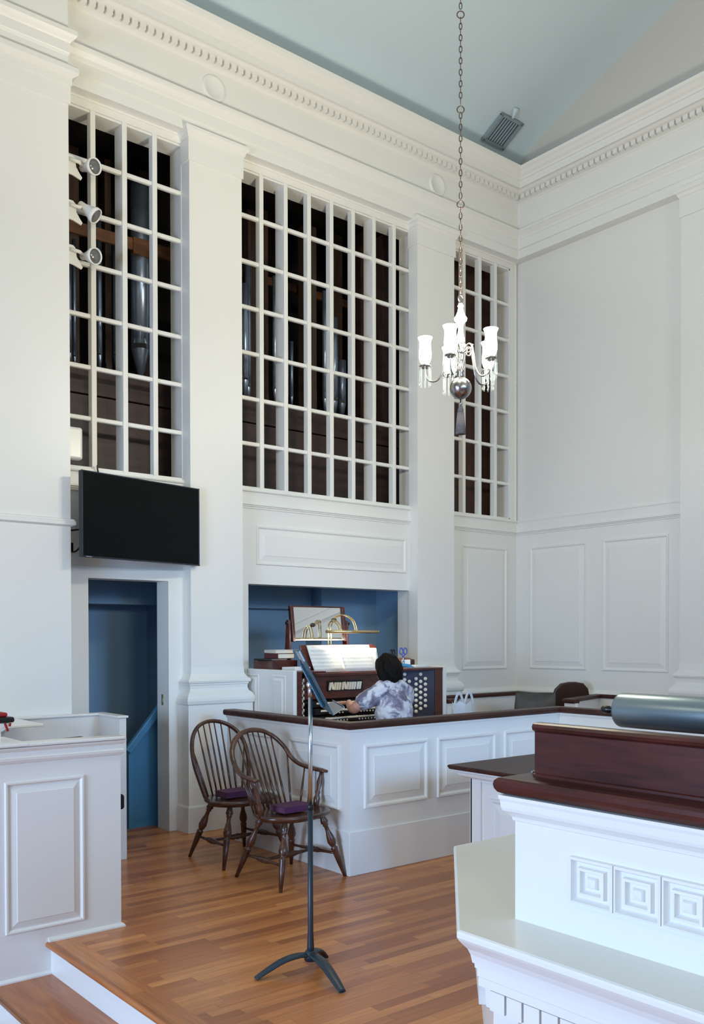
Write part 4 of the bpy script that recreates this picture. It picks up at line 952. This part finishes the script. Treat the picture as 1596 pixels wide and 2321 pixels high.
# --- Windsor chairs
def windsor(name, loc, rz, arms_, lab):
    root = empty(name, loc, rz); tag(root, lab, 'chair')
    SZ = 0.44
    # seat: saddle shaped slab, front toward -Y
    m = MB(); N = 40; vs = []
    rings = [(0.0, 0.002), (0.35, -0.006), (0.7, -0.004), (0.93, 0.010), (1.0, 0.004), (0.985, -0.014), (0.88, -0.032), (0.0, -0.034)]
    def out(t):
        c, s_ = math.cos(t), math.sin(t)
        w_ = 0.285 if s_ < 0 else 0.245
        d_ = 0.235 if s_ < 0 else 0.205
        return math.copysign(abs(c)**0.82, c)*w_, math.copysign(abs(s_)**0.9, s_)*d_
    for k, z in rings:
        for i in range(N):
            x, y = out(2*PI*i/N); vs.append((x*max(k, 0.001), y*max(k, 0.001), SZ+z))
    n_ = len(rings)
    m.add(vs, [(j*N+i, j*N+(i+1) % N, (j+1)*N+(i+1) % N, (j+1)*N+i) for j in range(n_-1) for i in range(N)], True); m.build('seat', CHAIRW, root)
    prof = [(0, .012), (.05, .015), (.10, .020), (.14, .024), (.17, .015), (.185, .019), (.20, .013), (.27, .013), (.36, .022), (.44, .027), (.50, .020), (.525, .013), (.54, .021), (.555, .022), (.57, .020), (.70, .018), (1.0, .010)]
    tops = {(-1, -1): (-0.16, -0.14), (1, -1): (0.16, -0.14), (-1, 1): (-0.13, 0.12), (1, 1): (0.13, 0.12)}
    feet = {(-1, -1): (-0.285, -0.24), (1, -1): (0.285, -0.24), (-1, 1): (-0.245, 0.26), (1, 1): (0.245, 0.26)}
    def legpt(k, z):
        t = (SZ-0.015-z)/(SZ-0.015); a, b_ = tops[k], feet[k]
        return Vector((a[0]+(b_[0]-a[0])*t, a[1]+(b_[1]-a[1])*t, z))
    for k in tops:
        a, b_ = legpt(k, SZ-0.015), legpt(k, 0.0)
        m = MB(); m.tube([a+(b_-a)*t for t, r in prof], [r*1.12 for t, r in prof], 14); m.build('leg', CHAIRW, root)
    def turned(a, b_, r0, r1, nm):
        m = MB(); ts = [(0, r0), (.15, r0), (.32, r0*1.3), (.42, r1), (.46, r1*.85), (.5, r1*1.12), (.54, r1*.85), (.58, r1), (.68, r0*1.3), (.85, r0), (1, r0)]
        m.tube([a+(b_-a)*t for t, r in ts], [r for t, r in ts], 12); m.build(nm, CHAIRW, root)
    zs = 0.155
    Ls = [legpt((-1, -1), zs), legpt((-1, 1), zs)]; Rs = [legpt((1, -1), zs), legpt((1, 1), zs)]
    turned(Ls[0], Ls[1], 0.009, 0.020, 'stretcher'); turned(Rs[0], Rs[1], 0.009, 0.020, 'stretcher')
    turned((Ls[0]+Ls[1])/2, (Rs[0]+Rs[1])/2, 0.010, 0.021, 'stretcher')
    # hoop
    lean = 0.42
    def hp(x, z): # back plane leaning
        return Vector((x, 0.165 + (z-SZ)*lean*0.62 - 0.35*x*x, z))
    if arms_:
        ctl = [(-0.302, -0.0, 0.684), (-0.298, 0.06, 0.688), (-0.288, 0.13, 0.697), (-0.268, 0.205, 0.718), (-0.252, 0.268, 0.76), (-0.232, 0.318, 0.83), (-0.175, 0.360, 0.90), (-0.10, 0.383, 0.943), (-0.03, 0.392, 0.957)]
        ctl = ctl + [(-x, y, z) for x, y, z in ctl[::-1]]
    else:
        ctl = [(-0.185, 0.135, SZ), (-0.215, 0.16, 0.55), (-0.238, 0.195, 0.67), (-0.235, 0.235, 0.79), (-0.20, 0.275, 0.88), (-0.13, 0.315, 0.942), (-0.045, 0.338, 0.970)]
        ctl = ctl + [(-x, y, z) for x, y, z in ctl[::-1]]
    cv = smooth_curve(ctl, 8)
    m = MB()
    rr = [0.0145]*len(cv)
    if arms_:
        for i in range(len(cv)):
            if cv[i][2] < 0.70: rr[i] = 0.0145
    m.tube(cv, rr, 12, flat=(1.25, 1.0)); m.build('back_hoop', CHAIRW, root)
    if arms_:
        for sx in (-1, 1):
            q = MB(); q.tube([(sx*0.300, -0.045, 0.683), (sx*0.302, -0.0, 0.684), (sx*0.298, 0.06, 0.688)], [0.020, 0.026, 0.015], 14, flat=(1.0, 0.45), up=(0, 0, 1)); q.build('hand_rest', CHAIRW, root)
            a = Vector((sx*0.238, 0.0, SZ-0.005)); b_ = Vector((sx*0.298, 0.005, 0.684)); pr = [(0, .012), (.08, .020), (.25, .024), (.36, .014), (.42, .019), (.48, .013), (.7, .020), (.85, .012), (1, .010)]
            q = MB(); q.tube([a+(b_-a)*t for t, r in pr], [r for t, r in pr], 12); q.build('arm_post', CHAIRW, root)
            for (x0, y0), (x1, y1, z1) in (((0.225, 0.065), (0.290, 0.085, 0.692)), ((0.205, 0.12), (0.280, 0.155, 0.703))):
                q = MB(); a = Vector((sx*x0, y0, SZ)); b_ = Vector((sx*x1, y1, z1)); q.tube([a, a+(b_-a)*0.35, b_], [0.0055, 0.009, 0.005], 8); q.build('spindle', CHAIRW, root)
    ns = 9 if arms_ else 8
    half = [p for p in cv if p[2] > (0.74 if arms_ else 0.52)]
    for i in range(ns):
        f = (i+0.5)/ns*2-1
        xb = f*0.170; yb = 0.165-0.5*xb*xb
        xt = f*(0.222 if arms_ else 0.222)
        best = min(half, key=lambda p: abs(p[0]-xt) + (0 if p[2] > 0.7 else 0.3)) if abs(f) < 0.8 else min(half, key=lambda p: abs(p[0]-math.copysign(0.232, f)) + abs(p[2]-0.80)*0.5)
        a = Vector((xb, yb, SZ)); b_ = Vector(best)
        q = MB(); q.tube([a, a+(b_-a)*0.3, a+(b_-a)*0.6, b_], [0.006, 0.0085, 0.007, 0.0045], 8); q.build('spindle', CHAIRW, root)
    return root
windsor('windsor_chair', (3.535, 5.005, 0), math.radians(6), True, 'nearer brown windsor armchair with curved arms against the partition')
windsor('windsor_chair', (3.565, 5.70, 0), math.radians(3), False, 'farther brown bow-back windsor chair without arms behind the armchair')
def hymnal(x, y, rz, lab):
    r = empty('hymn_book', (x, y, 0.447), rz); tag(r, lab, 'book', 'purple hymn books on the chair seats')
    m = MB(); m.box((-0.115, -0.08, 0), (0.115, 0.08, 0.004)); m.box((-0.115, -0.08, 0.038), (0.115, 0.08, 0.042)); m.box((-0.115, -0.08, 0), (0.115, -0.076, 0.042)); m.build('cover', PURPLE, r, 0.0015)
    m = MB(); m.box((-0.111, -0.076, 0.004), (0.111, 0.076, 0.038)); m.build('page_block', mat('purple_edged_pages', (0.12, 0.04, 0.09), 0.7), r)
hymnal(3.55, 5.01, math.radians(3), 'thick purple book on the seat of the nearer windsor armchair')
hymnal(3.56, 5.74, math.radians(2), 'thick purple book on the seat of the farther windsor chair')

# --- music stand
SX, SY = 2.62, 3.535
st = empty('music_stand', (SX, SY, 0)); tag(st, 'tall black music stand with chrome upper tube in front of the chairs', 'music stand')
m = MB(); m.tube([(0, 0, 0.07), (0, 0, 0.12), (0, 0, 0.20), (0, 0, 0.78)], [0.020, 0.017, 0.0135, 0.0125], 20); m.build('lower_tube', STANDB, st)
m = MB(); m.lathe([(0.0125, 0.775), (0.0155, 0.778), (0.0155, 0.80), (0.011, 0.803)], 20); m.build('collar', BLACK, st)
m = MB(); m.tube([(0, 0, 0.79), (0.004, 0.002, 1.335)], 0.0105, 20); m.build('upper_tube', CHROME, st)
for (tx, ty) in ((-0.275, 0.062), (-0.06, -0.32), (0.155, 0.085)):
    d = Vector((tx, ty, 0)); 
    c = smooth_curve([(0, 0, 0.075), tuple(d*0.22+Vector((0, 0, 0.082))), tuple(d*0.5+Vector((0, 0, 0.070))), tuple(d*0.8+Vector((0, 0, 0.035))), tuple(d+Vector((0, 0, 0.008)))], 5)
    q = MB(); q.tube(c, [0.026 + 0.006*math.sin(PI*i/(len(c)-1)) - 0.008*i/(len(c)-1) for i in range(len(c))], 14, flat=(1.0, 0.38)); q.build('foot', STANDB, st)
m = MB(); m.lathe([(0.030, 0.050), (0.034, 0.075), (0.026, 0.095), (0.018, 0.10)], 20); m.build('hub', STANDB, st)
# desk: faces +x side towards the organ, seen almost edge on
def Lw(x, y, z): return Vector((x-SX, y-SY, z))
NB, FB, NT, FT = Lw(2.537, 3.247, 1.25), Lw(2.789, 3.661, 1.25), Lw(2.421, 3.342, 1.545), Lw(2.686, 3.745, 1.545)
wd = (FB-NB).normalized(); sl = (NT-NB).normalized(); nf = wd.cross(sl).normalized()
if nf.x < 0: nf = -nf
def quadslab(mb, a, b, c, d, n_, t):
    vs = [a, b, c, d] + [p + n_*t for p in (a, b, c, d)]
    mb.add(vs, [(0, 1, 2, 3), (7, 6, 5, 4), (0, 4, 5, 1), (1, 5, 6, 2), (2, 6, 7, 3), (3, 7, 4, 0)])
m = MB(); quadslab(m, NB, FB, FT, NT, nf, 0.003); quadslab(m, NT, FT, FT-nf*0.012-sl*0.004, NT-nf*0.012-sl*0.004, sl, 0.003)
m.build('desk', STANDD, st, 0.001)
m = MB(); quadslab(m, NT-nf*0.001-sl*0.055, FT-nf*0.001-sl*0.055, FT-nf*0.001, NT-nf*0.001, -nf, 0.006); quadslab(m, NB+wd*0.01, FB-wd*0.01, FB-wd*0.02+nf*0.060+sl*0.004, NB+wd*0.02+nf*0.060+sl*0.004, sl, 0.003)
quadslab(m, NB+wd*0.02+nf*0.060+sl*0.003, FB-wd*0.02+nf*0.060+sl*0.003, FB-wd*0.02+nf*0.062+sl*0.014, NB+wd*0.02+nf*0.062+sl*0.014, nf, 0.002)
m.build('lip', STEEL, st, 0.001)
m = MB(); cb = (NB+FB)/2; ct = (NT+FT)/2; mid = cb*0.52+ct*0.48
quadslab(m, cb-wd*0.04+sl*0.03-nf*0.001, cb+wd*0.04+sl*0.03-nf*0.001, cb+wd*0.012+sl*0.26-nf*0.001, cb-wd*0.012+sl*0.26-nf*0.001, -nf, 0.016)
m.build('desk_rib', STANDD, st, 0.003)
m = MB(); pv = Lw(2.627, 3.540, 1.375); M = Matrix.Translation(pv - wd*0.018 ) @ (wd).to_track_quat('Z', 'Y').to_matrix().to_4x4()
m.lathe([(0.0, -0.006), (0.014, -0.005), (0.019, 0.0), (0.019, 0.030), (0.014, 0.036), (0, 0.037)], 20, M); m.tube([Vector((0.004, 0.002, 1.32)), pv], 0.013, 12); m.build('tilt_joint', CHROME, st)

# --- box pew at the left
bp = empty('box_pew', (2.213, 4.75, 0)); tag(bp, 'white panelled box pew at the left edge of the platform', 'pew')
m = MB(); X0 = -1.5-2.213
m.box((X0, 0, 0.0), (0, 0.05, 1.04)); m.box((X0, 0, -0.17), (1.815-2.213, 0.05, 0)); m.box((X0, 0, -0.36), (1.50-2.213, 0.05, 0))
m.panel((1.577-2.213, 0, 0.078), (1, 0, 0), (0, 0, 1), 0.422, 0.785, 0.022, 0.012, 0.035)
m.panel((0.95-2.213, 0, 0.078), (1, 0, 0), (0, 0, 1), 0.45, 0.785, 0.022, 0.012, 0.035)
m.sweep([(X0, 0), (0, 0), (0, 0.05)], [(0, 0.955), (0.008, 0.957), (0.016, 0.972), (0.018, 0.985), (0.010, 0.990), (0.010, 1.015), (0.022, 1.028), (0.026, 1.038), (0, 1.04)], side=-1)
m.sweep([(1.80-2.213, 0), (0, 0), (0, 0.05)], [(0, 0.0), (0.018, 0.0), (0.018, 0.008), (0.010, 0.018), (0, 0.022)], side=-1)
m.sweep([(1.50-2.213, 0), (1.815-2.213, 0)], [(0, -0.17), (0.016, -0.17), (0.016, -0.162), (0.008, -0.154), (0, -0.15)], side=-1)
m.build('front_panel', PAINTG, bp)
m = MB(); m.box((X0, -0.030, 1.04), (0.020, 0.075, 1.06)); m.box((X0, -0.031, 1.041), (1.70-2.213, 0.36, 1.061)); m.build('front_cap', PAINTG, bp, 0.008, 3)
m = MB(); m.box((2.872-2.213, 6.18-4.75, 0), (2.925-2.213, 6.585-4.75, 1.022)); m.box((X0, 1.78, 0), (2.872-2.213, 1.835, 1.022))
m.build('rear_panel', PAINTG, bp)
m = MB(); m.sweep([(X0, 1.805), (2.898-2.213, 1.805), (2.898-2.213, 1.42)], [(0.042, 1.022), (0.042, 1.04), (-0.042, 1.04), (-0.042, 1.022), (0.042, 1.022)], side=-1); m.build('rear_cap', PAINTG, bp, 0.006, 3)
m = MB(); m.box((X0, 1.20, 1.02), (2.235-2.213, 1.79, 1.04)); m.build('rear_desk', CREAM, bp, 0.006)
m = MB(); m.box((-0.6, 1.05, 0.40), (0.44, 1.42, 0.435)); m.box((-0.5, 1.1, 0), (-0.46, 1.4, 0.40)); m.box((0.30, 1.1, 0), (0.34, 1.4, 0.40)); m.build('bench_seat', PAINTG, bp)
m = MB(); m.box((2.20, 5.80, 0.436), (2.735, 6.165, 0.540)); tag(m.build('seat_cushion', BLKCL, None, 0.02, 3), 'black seat cushion peeping out behind the left box pew', 'cushion')
m = MB(); m.tube(smooth_curve([(1.2, 5.2, 0.99), (1.9, 5.2, 0.995), (2.13, 5.2, 1.004), (2.185, 5.2, 1.0), (2.20, 5.2, 0.96)], 5), 0.018, 10); m.box((1.2, 5.195, 0.45), (2.17, 5.21, 0.99)); m.box((2.15, 5.19, 0.0), (2.19, 5.23, 0.98)); m.box((1.2, 5.19, 0.0), (1.24, 5.23, 0.98))
tag(m.build('pew_bench', CHAIRW), 'brown curved bench back just above the left box pew cap', 'bench')
# small reading stand with a book
rs = empty('reading_stand', (1.50, 4.88, 1.061)); tag(rs, 'small white reading stand on the left box pew shelf', 'stand')
m = MB(); m.box((-0.22, -0.06, 0), (0.085, 0.06, 0.075)); m.build('stand_body', PAINTG, rs)
m = MB(); m.sweep([(-0.22, -0.06), (0.085, -0.06), (0.085, 0.06), (-0.22, 0.06)], [(0, 0.055), (0.01, 0.06), (0.03, 0.08), (0.035, 0.09), (0, 0.10)], side=-1); m.box((-0.25, -0.092, 0.09), (0.118, 0.092, 0.102)); m.build('stand_top', PAINTG, rs, 0.002)
bk_ = empty('bible', (1.52, 4.88, 1.164)); tag(bk_, 'black open book with red ribbon on the white reading stand at the left edge', 'book')
m = MB(); m.box((-0.20, -0.10, 0), (0.125, 0.09, 0.03)); m.build('cover', BLACK, bk_, 0.012, 3)
m = MB(); m.box((-0.20, -0.08, 0.03), (0.095, 0.08, 0.052)); m.build('red_cloth', RED, bk_, 0.008, 2)
m = MB(); m.prism([(-0.1, 0.05), (0.055, 0.05), (0.045, 0.085), (0.026, 0.11), (0.034, 0.155), (0.03, 0.185), (-0.1, 0.19)], -0.01, 0.01, Matrix.Rotation(PI/2, 4, 'X')); m.build('standing_red_cloth', RED, bk_, 0.004)
m = MB(); m.box((-0.006, -0.001, -0.045), (0.006, 0.001, 0.0), Matrix.Translation((0.072, -0.103, 0.0)) @ Matrix.Rotation(-0.35, 4, 'Y')); m.box((-0.006, -0.001, -0.018), (0.006, 0.001, 0.0), Matrix.Translation((0.100, -0.103, 0.0)) @ Matrix.Rotation(0.25, 4, 'Y')); m.build('ribbon', RED, bk_)

# --- pulpit
pu = empty('pulpit', (2.365, 2.037, 0)); tag(pu, 'large white pulpit with square rosettes and a dark mahogany ledge', 'pulpit')
def Lp(x, y): return (x-2.365, y-2.037)
OCT = [(2.126, 0.60), (2.126, 2.076), (2.985, 2.935), (4.05, 2.935), (4.05, -0.25), (2.985, -0.25)]
op = [Lp(x, y) for x, y in OCT]
SHP = [(-0.0105, 0.655), (-0.003, 0.652), (0.0, 0.645), (0.0, 0.632), (-0.006, 0.622), (-0.018, 0.608), (-0.034, 0.592), (-0.044, 0.572), (-0.048, 0.555), (-0.050, 0.545), (-0.058, 0.543), (-0.058, 0.528), (-0.066, 0.524),
       (-0.066, 0.500), (-0.070, 0.497), (-0.070, 0.468), (-0.094, 0.464), (-0.096, 0.395), (-0.104, 0.388), (-0.12, 0.380), (-0.12, 0.0)]
m = MB(); m.sweep(op, SHP, closed=True, side=1); m.prism(op[::-1], 0.60, 0.654, Matrix.Diagonal((1, 1, 1, 1))) if False else None
m.build('plinth_moulding', PAINTG, pu)
ip = [Lp(x, y) for x, y in [(2.136, 0.604), (2.136, 2.072), (2.989, 2.925), (4.04, 2.925), (4.04, -0.24), (2.989, -0.24)]]
m = MB(); m.prism(ip[::-1], 0.645, 0.6552); m.build('plinth_top', CREAM, pu)
# (sides of plinth top reach the moulding)
m = MB(); y = 2.076-0.062
pc = [(2.126+0.093, 2.076-0.038)]
def dentil(mb, cx, cy, ax):
    M = Matrix.Translation((cx-2.365, cy-2.037, 0)) @ Matrix.Rotation(ax, 4, 'Z'); mb.box((-0.0305, -0.024, 0.400), (0.0305, 0.014, 0.464), M)
y = 1.970
dm = MB()
while y > 0.65: dentil(dm, 2.126+0.096+0.002, y, -PI/2); y -= 0.070
for k in range(17):
    a = Vector((2.126+0.096, 2.036)); d = Vector((1, 1)).normalized(); p = a + d*(0.034+0.070*k); 
    if p.x < 3.0: dentil(dm, p.x+0.0, p.y, PI/4+PI)
dm.build('dentil_band', PAINTG, pu)
m = MB()
for yy_ in (2.0, 1.2): m.box((2.126+0.107-2.365, yy_-0.09-2.037, 0), (2.126+0.125-2.365, yy_-2.037, 0.390))
m.build('lower_pilaster', PAINTG, pu, 0.003)
m = MB(); m.box((0, -1.40, 0.655), (0.80, 0, 1.075)); 
m.sweep([(0.8, 0), (0, 0), (0, -1.40), (0.8, -1.40)], [(0, 0.985), (0.006, 0.988), (0.008, 1.000), (0.020, 1.012), (0.030, 1.020), (0.034, 1.030), (0.036, 1.052), (0.040, 1.062), (0.040, 1.072), (0, 1.076)], side=-1)
m.build('upper_body', PAINTG, pu)
for k in range(6):
    y1 = 1.802-0.1625*k-2.037; w = 0.1625; M = Matrix(((0, 0, -1, 0), (-1, 0, 0, y1), (0, 1, 0, 0.767), (0, 0, 0, 1)))
    # local: x -> -Y world, y -> Z, z -> -X (outward)
    r = MB(); c = w/2; hh = 0.146/2; vs = []
    steps = [(1.0, 0.0), (0.98, 0.012), (0.88, 0.014), (0.80, 0.004), (0.76, 0.0015), (0.62, 0.0015), (0.58, 0.012), (0.47, 0.013), (0.41, 0.004), (0.38, 0.0015), (0.25, 0.0015), (0.22, 0.007), (0.18, 0.010), (0.0, 0.013)]
    for s_, z in steps:
        for sx, sy in ((-1, -1), (1, -1), (1, 1), (-1, 1)): vs.append((c+sx*s_*c, hh+sy*s_*hh, z*1.5))
    fs = [(i*4+q, i*4+(q+1) % 4, (i+1)*4+(q+1) % 4, (i+1)*4+q) for i in range(len(steps)-1) for q in range(4)]
    r.add(vs, fs, False, M); r.build('square_rosette', PAINTG, pu)
m = MB()
led = [(-0.3, 1.076), (0.030, 1.076), (0.042, 1.082), (0.050, 1.094), (0.053, 1.108), (0.050, 1.121), (0.040, 1.130), (0.020, 1.134), (-0.3, 1.134)]
m.sweep([(0.85, 0), (0, 0), (0, -1.40), (0.85, -1.40)], led, side=-1); m.build('ledge', MAHOG, pu)
m = MB()
m.sweep([(0.058, -0.035), (0.058, -1.36)], [(0, 1.13), (0.010, 1.132), (0.008, 1.142), (0.0, 1.146), (0, 1.282), (0.004, 1.286), (0.012, 1.290), (0.016, 1.300), (0.012, 1.310), (0.0, 1.315), (-0.024, 1.315), (-0.03, 1.31), (-0.03, 1.13), (0, 1.13)], side=-1)
m.build('reading_board', MAHOG, pu)
m = MB(); m.box((0.09, -1.33, 1.12), (0.80, -0.07, 1.14)); m.build('inner_desk', MAHOG, pu)
m = MB(); m.box((2.50, 2.000, 1.135), (2.60, 2.055, 1.141)); m.tube([(2.46, 2.045, 1.139), (2.66, 2.058, 1.139)], 0.004, 8)
tag(m.build('metal_strip', CHROME), 'small shiny metal strip lying on the dark ledge beside the reading board', 'strip')
# grey cylinder lamp on the pulpit
pl_ = empty('pulpit_lamp', (2.75, 1.45, 1.14)); tag(pl_, 'large satin grey cylinder with a black end knob above the pulpit board', 'lamp')
m = MB(); M = Matrix.Translation((0, 0.445, 0.207)) @ Matrix.Rotation(PI/2, 4, 'X')
m.lathe([(0.0, 0.0), (0.048, 0.0), (0.058, 0.006), (0.0605, 0.014), (0.0605, 0.90), (0.056, 0.91), (0.0, 0.91)], 48, M); m.build('cylinder_shade', CYL, pl_)
m = MB(); M = Matrix.Translation((0, 0.445, 0.205)) @ Matrix.Rotation(-PI/2, 4, 'X')
m.lathe([(0.020, -0.01), (0.016, 0.015), (0.008, 0.022), (0.008, 0.035), (0.013, 0.040), (0.014, 0.065), (0.010, 0.072), (0.0, 0.073)], 18, M); m.build('end_knob', BLACK, pl_)
m = MB(); m.tube([(0.0, 0, 0.0), (0, 0, 0.15)], 0.012, 12); m.lathe([(0.05, 0), (0.05, 0.008), (0.012, 0.018)], 20); m.build('support', BLACK, pl_)

# --- communion table behind pulpit
tbm = empty('communion_table', (4.115, 4.10, 0)); tag(tbm, 'white panelled table with a dark brown polished top behind the pulpit', 'table')
m = MB(); m.sweep([(1.5, 0), (0, 0), (0, -1.3), (1.5, -1.3)], [(-0.006, 0.800), (0, 0.796), (0, 0.786), (-0.006, 0.778), (-0.012, 0.772), (-0.05, 0.772)], side=-1); m.prism([(0.006, -1.294), (1.5, -1.294), (1.5, -0.006), (0.006, -0.006)], 0.774, 0.8002); m.build('table_top', MAHOGX, tbm)
m = MB(); m.sweep([(1.45, -0.03), (0.03, -0.03), (0.03, -1.27), (1.45, -1.27)], [(0, 0.772), (0.0, 0.758), (-0.012, 0.752), (-0.020, 0.735), (-0.035, 0.725), (-0.075, 0.712), (-0.075, 0.70)], side=-1)
m.box((0.115, -1.18, 0.0), (1.4, -0.115, 0.771)); m.box((0.10, -0.19, 0), (0.117, -0.105, 0.715)); m.box((0.10, -0.115, 0), (0.19, -0.10, 0.715))
m.panel((0.115, -0.26, 0.15), (0, -1, 0), (0, 0, 1), 0.42, 0.46); m.panel((0.115, -0.76, 0.15), (0, -1, 0), (0, 0, 1), 0.36, 0.46); m.build('table_body', PAINTG, tbm)
